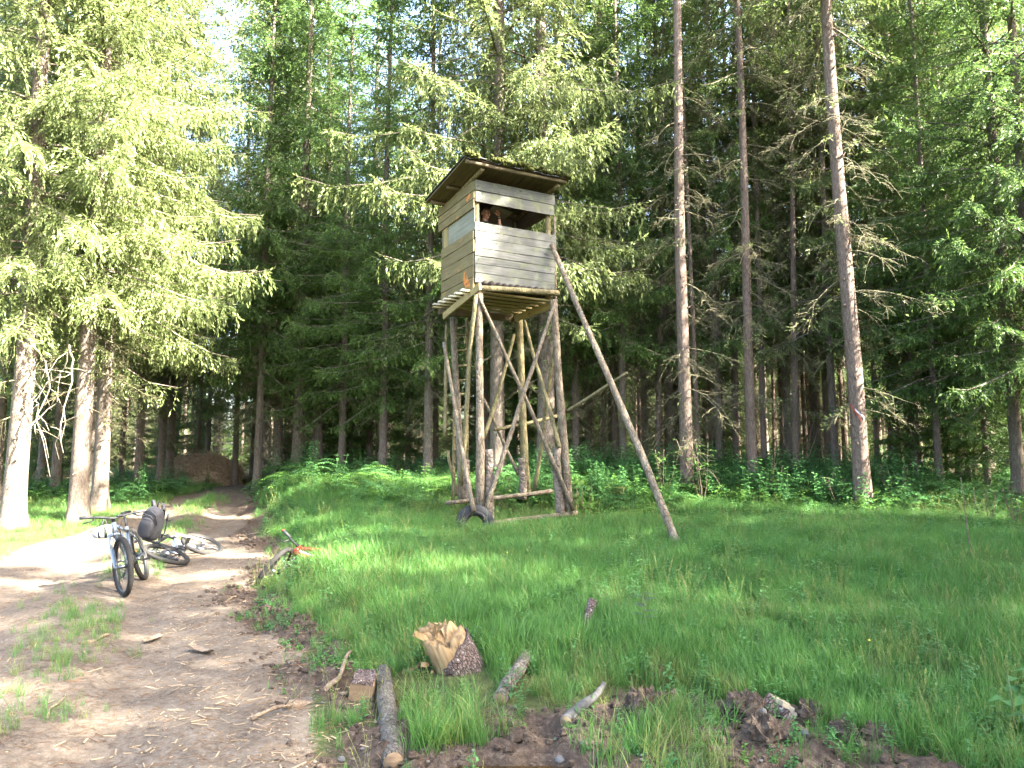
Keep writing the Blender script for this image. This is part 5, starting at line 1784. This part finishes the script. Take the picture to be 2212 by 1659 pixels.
def scatter(name, label, pts, rot, scl, idx, srcs):
    me = bpy.data.meshes.new(name)
    me.vertices.add(len(pts)); me.vertices.foreach_set('co', np.asarray(pts, np.float32).ravel())
    a = me.attributes.new('rot', 'FLOAT_VECTOR', 'POINT'); a.data.foreach_set('vector', np.asarray(rot, np.float32).ravel())
    a = me.attributes.new('scl', 'FLOAT', 'POINT'); a.data.foreach_set('value', np.asarray(scl, np.float32))
    a = me.attributes.new('idx', 'INT', 'POINT'); a.data.foreach_set('value', np.asarray(idx, np.int32))
    for m in {m_ for s in srcs for m_ in s.data.materials}: me.materials.append(m)
    o = bpy.data.objects.new(name, me); col.objects.link(o)
    tag(o, label, None, None, 'stuff')
    ng = bpy.data.node_groups.new(name, 'GeometryNodeTree')
    ng.interface.new_socket('Geometry', in_out='INPUT', socket_type='NodeSocketGeometry')
    ng.interface.new_socket('Geometry', in_out='OUTPUT', socket_type='NodeSocketGeometry')
    N, Lk = ng.nodes.new, ng.links.new
    gi, go = N('NodeGroupInput'), N('NodeGroupOutput')
    iop = N('GeometryNodeInstanceOnPoints')
    jn = N('GeometryNodeJoinGeometry')
    for s in reversed(srcs):
        oi = N('GeometryNodeObjectInfo'); oi.inputs['Object'].default_value = s
        ti = N('GeometryNodeGeometryToInstance')
        Lk(oi.outputs['Geometry'], ti.inputs[0]); Lk(ti.outputs[0], jn.inputs[0])
    def na(nm, ty):
        n = N('GeometryNodeInputNamedAttribute'); n.data_type = ty; n.inputs['Name'].default_value = nm
        return n.outputs['Attribute']
    er = N('FunctionNodeEulerToRotation')
    Lk(na('rot', 'FLOAT_VECTOR'), er.inputs[0])
    Lk(gi.outputs[0], iop.inputs['Points']); Lk(jn.outputs[0], iop.inputs['Instance'])
    iop.inputs['Pick Instance'].default_value = True
    Lk(na('idx', 'INT'), iop.inputs['Instance Index'])
    Lk(er.outputs[0], iop.inputs['Rotation'])
    Lk(na('scl', 'FLOAT'), iop.inputs['Scale'])
    Lk(iop.outputs[0], go.inputs[0])
    md = o.modifiers.new('scatter', 'NODES'); md.node_group = ng
    return o


def place(x, y, rs, s, tilt=.12):
    n = len(x)
    z = gz(x, y)
    pts = np.stack([x, y, z], -1)
    rot = np.stack([rs.normal(0, tilt, n), rs.normal(0, tilt, n), rs.uniform(0, 6.28, n)], -1)
    return pts, rot, s


rs = np.random.default_rng(404)


def cand(n, y0, y1, xa, xb, p=1.0):
    """n candidates, thinner with distance; xa/xb = side limits as functions of y"""
    u = rs.uniform(size=n)
    y = y0 * (y1 / y0) ** u if p == 1.0 else y0 + (y1 - y0) * u ** p
    x = xa(y) + (xb(y) - xa(y)) * rs.uniform(size=n)
    return x, y


# meadow
x, y = cand(80000, 2.9, 20, lambda y: pr(y) - .5, lambda y: .76 * y + 2.5, .75)
path_, mud_, for_ = zones(x, y)
e = pr(y)
hv = .5 * fbm(x * .7, y * .7, 51) + .5 * fbm(x * 1.9, y * 1.9, 52)
dens = sstep(x - e, .0, .35) * (1 - .93 * sstep(mud_, .12, .5)) * (1 - .9 * sstep(y, 15.5, 19)) * (.55 + .45 * sstep(hv, .3, .5))
for (ax, ay, ra, rb, dz) in PUD: dens = dens * (1 - 1.0 * (((x - ax) / ra) ** 2 + ((y - ay) / rb) ** 2 < 1.4))
dens = dens * np.where(y < 6, .9, 1)
lush = ((x + .40) / .24) ** 2 + ((y - 4.30) / .33) ** 2 < 1
lush2 = ((x - .75) / .35) ** 2 + ((y - 3.75) / .3) ** 2 < 1
dens = np.where(lush | (lush2 & (rs.uniform(size=len(x)) < .35)), .9, dens)
# shorter, thinner grass around the things lying in it
short = np.zeros(len(x), bool)
for (px, py, r) in ((985, 1440, .27), (780, 1495, .12), (830, 1475, .15), (836, 1530, .14), (842, 1580, .13), (848, 1630, .12), (1085, 1505, .09), (1115, 1470, .08), (1240, 1555, .09), (1280, 1520, .07), (690, 1515, .10), (1690, 1545, .16), (1500, 1500, .10), (950, 1470, .22), (1010, 1470, .20), (1100, 1500, .12), (1128, 1455, .10)):
    h_ = hit(px, py); near_ = ~((x - h_.x - .10 * (h_.x / h_.y) * 0) ** 2 + ((y - h_.y + .16) * .55) ** 2 > r * r); short |= near_; dens = np.where(near_, dens * (.0 if r < .17 and px < 900 else .55), dens)
keep = rs.uniform(size=len(x)) < dens
x, y, hv, lu, sh_ = x[keep], y[keep], hv[keep], (lush | lush2)[keep], short[keep]
hh = .68 * (.50 + 1.2 * hv) * np.where(x - pr(y) < .8, .62, 1) * np.interp(y, [3, 4.5, 6, 9, 14, 20], [.62, .72, .9, 1.0, .95, .7])
hh = np.where(sh_, .20, np.where(lu, .66, hh)) * rs.uniform(.75, 1.25, len(x))
srcG = [source('grass_tuft', grass_tuft(60 + k, 26, .16, .42, .10, .0058, .45), M_GRASS) for k in range(6)] + \
       [source('grass_tuft', grass_tuft(80 + k, 22, .12, .36, .10, .0055, .7), M_GRASS_Y) for k in range(2)]
ix = rs.integers(0, 6, len(x))
yel = (rs.uniform(size=len(x)) < .03 + .22 * sstep(fbm(x * .9 + 3, y * .9, 55), .5, .66)) | ((mud_edge(x) - y > -.5) & (rs.uniform(size=len(x)) < .45) & (x < 1.6) & (x > -1))
ix = np.where(yel, 6 + rs.integers(0, 2, len(x)), ix)
bq = hit(700, 1235)
tall = ((x - bq.x - .50) / .72) ** 2 + ((y - bq.y + .15) / .55) ** 2 < 1
hh = np.where(tall, np.maximum(hh, .85) * 1.2, hh)
p_, r_, s_ = place(x, y, rs, hh)
scatter('meadow_grass', 'tall green grass of the shaded meadow', p_, r_, s_, ix, srcG)
print('grass tufts', len(x))

# verge, middle strip of the track, left clearing
x, y = cand(26000, 3.2, 34, lambda y: -.80 * y - 1.0, lambda y: pr(y) + .2, .8)
path_, mud_, for_ = zones(x, y)
c = (pr(y) + pl(y)) / 2 + .1
nn = fbm(x * .8, y * .8, 61)
strip = np.exp(-((x - c) / .34) ** 2) * sstep(nn, .30, .52) * (y < 22) * .9
left = (1 - path_) * sstep(nn, .36, .55) * (x < pl(y) + .2)
far_l = (1 - path_) * (y > 17) * (x < pl(y) + .3) * .9
dens = np.maximum(np.maximum(strip, left), far_l)
keep = rs.uniform(size=len(x)) < dens * .85
x, y = x[keep], y[keep]
s = rs.uniform(.25, .75, len(x)) * np.interp(y, [3, 10, 20], [.6, .7, 1.0])
ix = np.where(rs.uniform(size=len(x)) < .35, 6 + rs.integers(0, 2, len(x)), rs.integers(0, 6, len(x)))
p_, r_, s_ = place(x, y, rs, s)
scatter('verge_grass', 'short sunlit grass along the track and on its middle strip', p_, r_, s_, ix, srcG)

# seed heads and dead straw standing among the blades
def stalks(seed, n, h, head):
    r_ = np.random.default_rng(seed); g = Geo()
    for k in range(n):
        a = r_.uniform(0, 6.28); b = np.array([r_.normal(0, .06), r_.normal(0, .06), -.02]); H = h * r_.uniform(.6, 1.15)
        tp = b + np.array([math.cos(a) * H * .22, math.sin(a) * H * .22, H])
        md_ = (b + tp) / 2 - np.array([math.cos(a), math.sin(a), 0]) * H * .05
        tube(g, [b, md_, tp], [.0020, .0016, .0010], 3, 0, False, .5)
        if head:
            for m in range(9):
                q_ = tp - (tp - md_) * (m / 9 * .45); an = r_.uniform(0, 6.28)
                leaf(g, q_, (math.cos(an) * .6, math.sin(an) * .6, .9), .022, .006, 0, 0, .9)
    return g
M_STRAW = leaf_mat('dry_straw', (.15, .13, .06), (.26, .23, .12), .25, .6, .3)
x, y = cand(5200, 3.2, 17, lambda y: pr(y) + .1, lambda y: .76 * y + 2, .8)
_, mud_, _ = zones(x, y)
keep = rs.uniform(size=len(x)) < (1 - .9 * sstep(mud_, .2, .6)) * (.12 + .6 * sstep(fbm(x * .6, y * .6, 57), .45, .62))
x, y = x[keep], y[keep]
srcT = [source('seed_grass', stalks(110, 5, .46, True), M_GRASS_Y), source('seed_grass', stalks(111, 4, .52, True), M_GRASS_Y), source('straw', stalks(112, 5, .36, False), M_STRAW)]
p_, r_, s_ = place(x, y, rs, rs.uniform(.6, 1.1, len(x)) * np.interp(y, [3, 5, 8], [.55, .75, 1.0]), .25)
scatter('seed_grass', 'seed heads and dry straw standing among the green grass', p_, r_, s_, rs.integers(0, 3, len(x)), srcT)

# low herbs among the grass
x, y = cand(9500, 3.2, 20, lambda y: pr(y) - .4, lambda y: .76 * y + 2, .8)
path_, mud_, for_ = zones(x, y)
nn = fbm(x * .55 + 4, y * .55, 71)
near_path = np.exp(-((x - pr(y) - 1.4) / 1.3) ** 2) * (y > 9)
dens = sstep(x - pr(y), .0, .5) * np.clip(sstep(nn, .47, .60) * .8 + near_path * .9 + .30 + .25 * (x > .25 * y) * (y < 7.5), 0, 1) * (y < 19)
dens = np.maximum(dens * (1 - .75 * sstep(mud_, .3, .6)), 0)
keep = rs.uniform(size=len(x)) < dens
x, y = x[keep], y[keep]
srcH = [source('herb', herb(90, .30, 4, .085, .55, 2), M_HERB), source('herb', herb(91, .36, 5, .075, .6, 2), M_HERB), source('herb', herb(92, .22, 3, .06, .8, 3), M_HERB2),
        source('herb', herb(93, .42, 5, .10, .5, 2), M_HERB)]
p_, r_, s_ = place(x, y, rs, rs.uniform(.55, 1.1, len(x)) * np.interp(y, [3, 5, 9, 14], [.45, .65, .95, 1.1]))
scatter('herbs', 'broad leaved nettles and low herbs growing in the grass', p_, r_, s_, rs.integers(0, 4, len(x)), srcH)

# undergrowth at the forest edge
x, y = cand(6500, 13, 24, lambda y: pr(y) + .8, lambda y: .78 * y + 2, 1.2)
nn = fbm(x * .5, y * .5, 81)
dens = sstep(y, 13.2, 15) * (1 - sstep(y, 18.5, 23)) * sstep(nn, .30, .5) * (1 - .75 * sstep(x / y, .5, .62)) * np.where(x < -.5, .14, 1)
keep = rs.uniform(size=len(x)) < dens
x, y = x[keep], y[keep]
srcU = [source('undergrowth', pinnate(95, .38, 7, .42), M_HERB), source('undergrowth', pinnate(96, .30, 6, .36), M_HERB2), source('undergrowth', herb(97, .65, 7, .11, .6, 3), M_HERB),
        source('undergrowth', herb(98, .50, 6, .09, .75, 3), M_HERB2)]
p_, r_, s_ = place(x, y, rs, rs.uniform(.75, 1.5, len(x)))
scatter('undergrowth', 'leafy undergrowth of seedlings and herbs along the forest edge', p_, r_, s_, rs.integers(0, 4, len(x)), srcU)

# forest floor plants further in
x, y = cand(5200, 19, 55, lambda y: -.8 * y, lambda y: .8 * y, 1.0)
path_, mud_, for_ = zones(x, y)
nn = fbm(x * .25, y * .25, 83)
keep = (path_ < .1) & (rs.uniform(size=len(x)) < sstep(nn, .35, .6) * np.where(x > 4, .22, .9))
x, y = x[keep], y[keep]
p_, r_, s_ = place(x, y, rs, rs.uniform(.8, 1.6, len(x)))
scatter('forest_floor_plants', 'scattered green plants on the forest floor', p_, r_, s_, rs.integers(0, 4, len(x)), srcU)

# wood chips, twigs, needles and pebbles
M_CHIP = plain_mat('wood_chips', (.25, .185, .115), .9, var=.6, scale=3)
M_PEB = plain_mat('grey_pebbles', (.11, .098, .082), .85, var=.7, scale=3)
M_LITTER = plain_mat('brown_litter', (.13, .08, .045), .95, var=.7, scale=3)
for nm, lb, mat, n, kind_ in (('wood_chips', 'pale wood chips and splinters strewn along the track edge', M_CHIP, 1300, 0), ('pebbles', 'small grey pebbles on the track and mud', M_PEB, 3800, 1),
                              ('litter', 'brown twigs and needles strewn over the track', M_LITTER, 6000, 2)):
    if kind_ == 1:
        x, y = cand(n, 3.2, 11, lambda y: pl(y), lambda y: pr(y) + .6 + 2.2 * (y < 5), 1.0)
    elif kind_ == 0:
        x, y = cand(n, 3.2, 14, lambda y: pr(y) - 1.2, lambda y: pr(y) + .45, 1.0)
        k_ = rs.uniform(size=n) < .18; x = np.where(k_, pr(y) - rs.uniform(0, 4, n), x)
    else:
        x, y = cand(n, 3.2, 18, lambda y: pl(y) - .5, lambda y: pr(y) + .4, 1.0)
    g = Geo()
    z = gz(x, y)
    if kind_ == 1:
        b = Geo(); ball(b, (0, 0, 0), 1.0, 6, 4)
        bv, bq, bt = b.V[0], b.Q[0], b.T[0]
        for i in range(n):
            r = .004 + .011 * rs.uniform() ** 3
            g.add(bv * np.array([r, r * rs.uniform(.6, 1), r * .6]) * (1 + .1 * rs.standard_normal((len(bv), 1))) + np.array([x[i], y[i], z[i]]), bq, bt)
    else:
        for i in range(n):
            L = (.012 + .11 * rs.uniform() ** 3 if kind_ == 0 else rs.uniform(.02, .13)) * (1.5 if rs.uniform() < .08 else 1)
            w = rs.uniform(.003, .009) if kind_ == 0 else rs.uniform(.0025, .005)
            a = rs.uniform(0, 6.28)
            box(g, (L, w, w * .5), Matrix.Translation((x[i], y[i], z[i] + .004)) @ Euler((rs.normal(0, .2), rs.normal(0, .12), a)).to_matrix().to_4x4())
    tag(obj(nm, g, mat, None, None, False), lb, None, None, 'stuff')

# crumbs of soil and little sprouts on the bare mud
n = 16000
x, y = cand(n, 3.0, 14, lambda y: pr(y) - .9, lambda y: np.where(y < 5.6, 3.0, pr(y) + .9), 1.3)
_, mud_, _ = zones(x, y)
k_ = rs.uniform(size=n) < mud_ * .8
x, y = x[k_], y[k_]; z = gz(x, y)
g = Geo(); b = Geo(); ball(b, (0, 0, 0), 1.0, 6, 4)
for i in range(len(x)):
    r = .006 + .032 * rs.uniform() ** 2.6
    g.add(b.V[0] * np.array([r, r * rs.uniform(.6, 1), r * .7]) * (1 + .16 * rs.standard_normal((len(b.V[0]), 1))) + np.array([x[i], y[i], z[i]]), b.Q[0], b.T[0])
tag(obj('soil_crumbs', g, M_SOIL, None, None, False), 'dark crumbs of churned soil along the track and the bank', None, None, 'stuff')
x, y = cand(2600, 3.0, 9, lambda y: pr(y) - .5, lambda y: np.where(y < 5.6, 3.0, pr(y) + .7), 1.2)
_, mud_, _ = zones(x, y)
k_ = (mud_ > .3) & (rs.uniform(size=len(x)) < .45 * sstep(fbm(x * 1.6, y * 1.6, 91), .42, .6))
x, y = x[k_], y[k_]
srcS = [source('sprout', herb(101, .07, 2, .030, .8, 3, True, .03), M_HERB2), source('sprout', herb(102, .10, 3, .035, .7, 4, True, .04), M_HERB), source('sprout', grass_tuft(103, 12, .06, .18, .05, .005, .6), M_GRASS)]
p_, r_, s_ = place(x, y, rs, rs.uniform(.6, 1.2, len(x)))
scatter('sprouts', 'small green sprouts on the bare dark soil', p_, r_, s_, rs.integers(0, 3, len(x)), srcS)

# ------------------------------------------------------------------ single plants
M_STEMG = plain_mat('green_stem', (.07, .10, .03), .7)
def shrub(label, px, d, h, n, seed, mat, name='leafy_shrub'):
    rs = np.random.default_rng(seed)
    x = (px - CX) / FPX * d
    h *= 1.3; n += 2
    t = thing(name, label, 'shrub', (x, d, gz1(x, d)))
    gs, gl = Geo(), Geo()
    for k in range(5):
        a = rs.uniform(0, 6.28)
        tp = np.array([math.cos(a) * .38 * h * rs.uniform(.3, 1), math.sin(a) * .38 * h * rs.uniform(.3, 1), h * rs.uniform(.65, 1)])
        p = wobble((0, 0, -.05), tp, 8, .03, rs)
        tube(gs, p, np.linspace(.010, .004, 8), 5)
        for j in range(n):
            u = rs.uniform(.3, 1) ; b = np.array([np.interp(u, np.linspace(0, 1, 8), p[:, m]) for m in range(3)])
            az = rs.uniform(0, 6.28); l = rs.uniform(.1, .3) * h * .5
            e = b + np.array([math.cos(az) * l, math.sin(az) * l, rs.normal(.02, .05)])
            tube(gs, [b, e], .0025, 3, 0, False)
            for i in range(6):
                q = b + (e - b) * rs.uniform(.3, 1.05)
                z2 = az + rs.normal(0, .9)
                leaf(gl, q, (math.cos(z2), math.sin(z2), rs.normal(.05, .3)), rs.uniform(.045, .085), rs.uniform(.035, .055), .15, .15, rs.uniform(.2, 1))
    obj('stems', gs, M_STICK, t)
    tag(obj('foliage', gl, mat, t), kind='stuff')


for a in (('bright leafy shrub at the foot of the tall straight pine', 1512, 15.3, 1.1, 7, 1, M_HERB2), ('bright leafy shrub left of the tall straight pine', 1425, 15.6, 1.1, 6, 2, M_HERB2),
          ('bright leafy sapling at the foot of the twiggy grey trunk', 1655, 15.4, .95, 7, 3, M_HERB2), ('tall thin sapling with sunny leaves in the gap between twiggy trunk and marked tree', 1722, 17.5, 1.9, 5, 4, M_HERB2),
          ('leafy shrub at the right of the marked tree', 1925, 15.0, .9, 6, 5, M_HERB), ('leafy shrub beside the mossy stump', 1262, 13.6, .6, 6, 6, M_HERB2),
          ('low shrub under the marked tree', 1800, 14.6, .75, 7, 7, M_HERB), ('dark shrub near the right edge of the meadow', 2120, 13.0, .6, 7, 8, M_HERB), ('small shrub between the stand legs', 1085, 13.9, .7, 6, 9, M_HERB2),
          ('low bush at the foot of the dark spruce at the right edge', 2190, 12.2, .75, 8, 10, M_HERB)):
    shrub(*a)
# purple-leaved thistle and big-leaved plants
M_PURP = leaf_mat('purple_green_leaves', (.035, .055, .045), (.07, .075, .075), .2, .5, .3)
def big_plant(name, label, cat, px, py, h, nl, L, W, mat, seed):
    rs = np.random.default_rng(seed)
    b = hit(px, py)
    t = thing(name, label, cat, b)
    g = Geo(); tube(g, [(0, 0, -.05), (.01, 0, h * .5), (.0, .01, h)], [.008, .006, .004], 6); obj('stem', g, M_STEMG, t)
    for k in range(nl):
        u = .25 + .75 * (k + .5) / nl; az = k * 2.4 + rs.normal(0, .3); l = L * (1.2 - .5 * u) * rs.uniform(.8, 1.2)
        g = Geo()
        base = np.array([0, 0, h * u])
        if W < .3:
            d = np.array([math.cos(az), math.sin(az), 0.35])
            for j in range(7):
                c = base + d * l * j / 7 - np.array([0, 0, .35 * l * (j / 7) ** 2])
                for s in (-1, 1): leaf(g, c, np.array([-d[1] * s, d[0] * s, .1]) + d * .9, l * .34 * (1.1 - j / 8), l * .12, .2, .1, .5)
        else:
            leaf(g, base, (math.cos(az), math.sin(az), .35), l, l * W, .2, .35, rs.uniform(.3, .9))
        obj('leaf', g, mat, t)


big_plant('thistle', 'dark purplish thistle standing in the meadow grass', 'plant', 1392, 1395, .42, 11, .17, .2, M_PURP, 3)
big_plant('broadleaf_weed', 'broad leaved nettle standing tall at the lower right', 'plant', 2240, 1620, .42, 10, .15, .6, M_HERB, 4)
big_plant('broadleaf_weed', 'broad leaved weed left of the lower right nettle', 'plant', 2190, 1600, .34, 9, .13, .6, M_HERB, 5)
big_plant('broadleaf_weed', 'dock plant growing by the rear of the red bike', 'plant', 735, 1225, .38, 10, .16, .6, M_HERB2, 6)
big_plant('broadleaf_weed', 'nettle rising in the middle of the meadow above the thistle', 'plant', 1640, 1290, .40, 10, .13, .6, M_HERB2, 7)
big_plant('broadleaf_weed', 'nettle in front of the car tyre', 'plant', 1045, 1185, .32, 9, .12, .6, M_HERB, 8)
M_YEL = plain_mat('buttercup_yellow', (.75, .60, .02), .5, var=.1)
for px, py, lb in ((1880, 1480, 'tiny yellow flower in the grass above the pale wood chunk'), (1094, 1250, 'tiny yellow flower in the grass in front of the car tyre')):
    b = hit(px, py)
    t = thing('buttercup', lb, 'flower', b)
    g = Geo(); tube(g, [(0, 0, 0), (.01, 0, .30)], .002, 4); obj('stem', g, M_STEMG, t)
    for k in range(5):
        g = Geo(); a = k * 1.257; leaf(g, np.array([.01, 0, .30]), (math.cos(a), math.sin(a), .5), .014, .013, .1, 0, 1); obj('petal', g, M_YEL, t)

# the wood far beyond, one mass
n = 420
y = 62 + 75 * rs.uniform(size=n); x = rs.uniform(-.95, .95, n) * y
p_, r_, s_ = place(x, y, rs, np.where(np.abs(x / y + .40) < .05, .45, rs.uniform(.8, 1.1, n)), .02)
srcF = [bpy.data.objects.new('far_spruce', VAR['dense']['crown']), bpy.data.objects.new('far_spruce', VAR['edge']['crown'])]
scatter('far_wood', 'dense dark spruce wood far behind the nearer trunks', p_ - np.array([0, 0, 2.5]), r_, s_, rs.integers(0, 2, n), srcF)
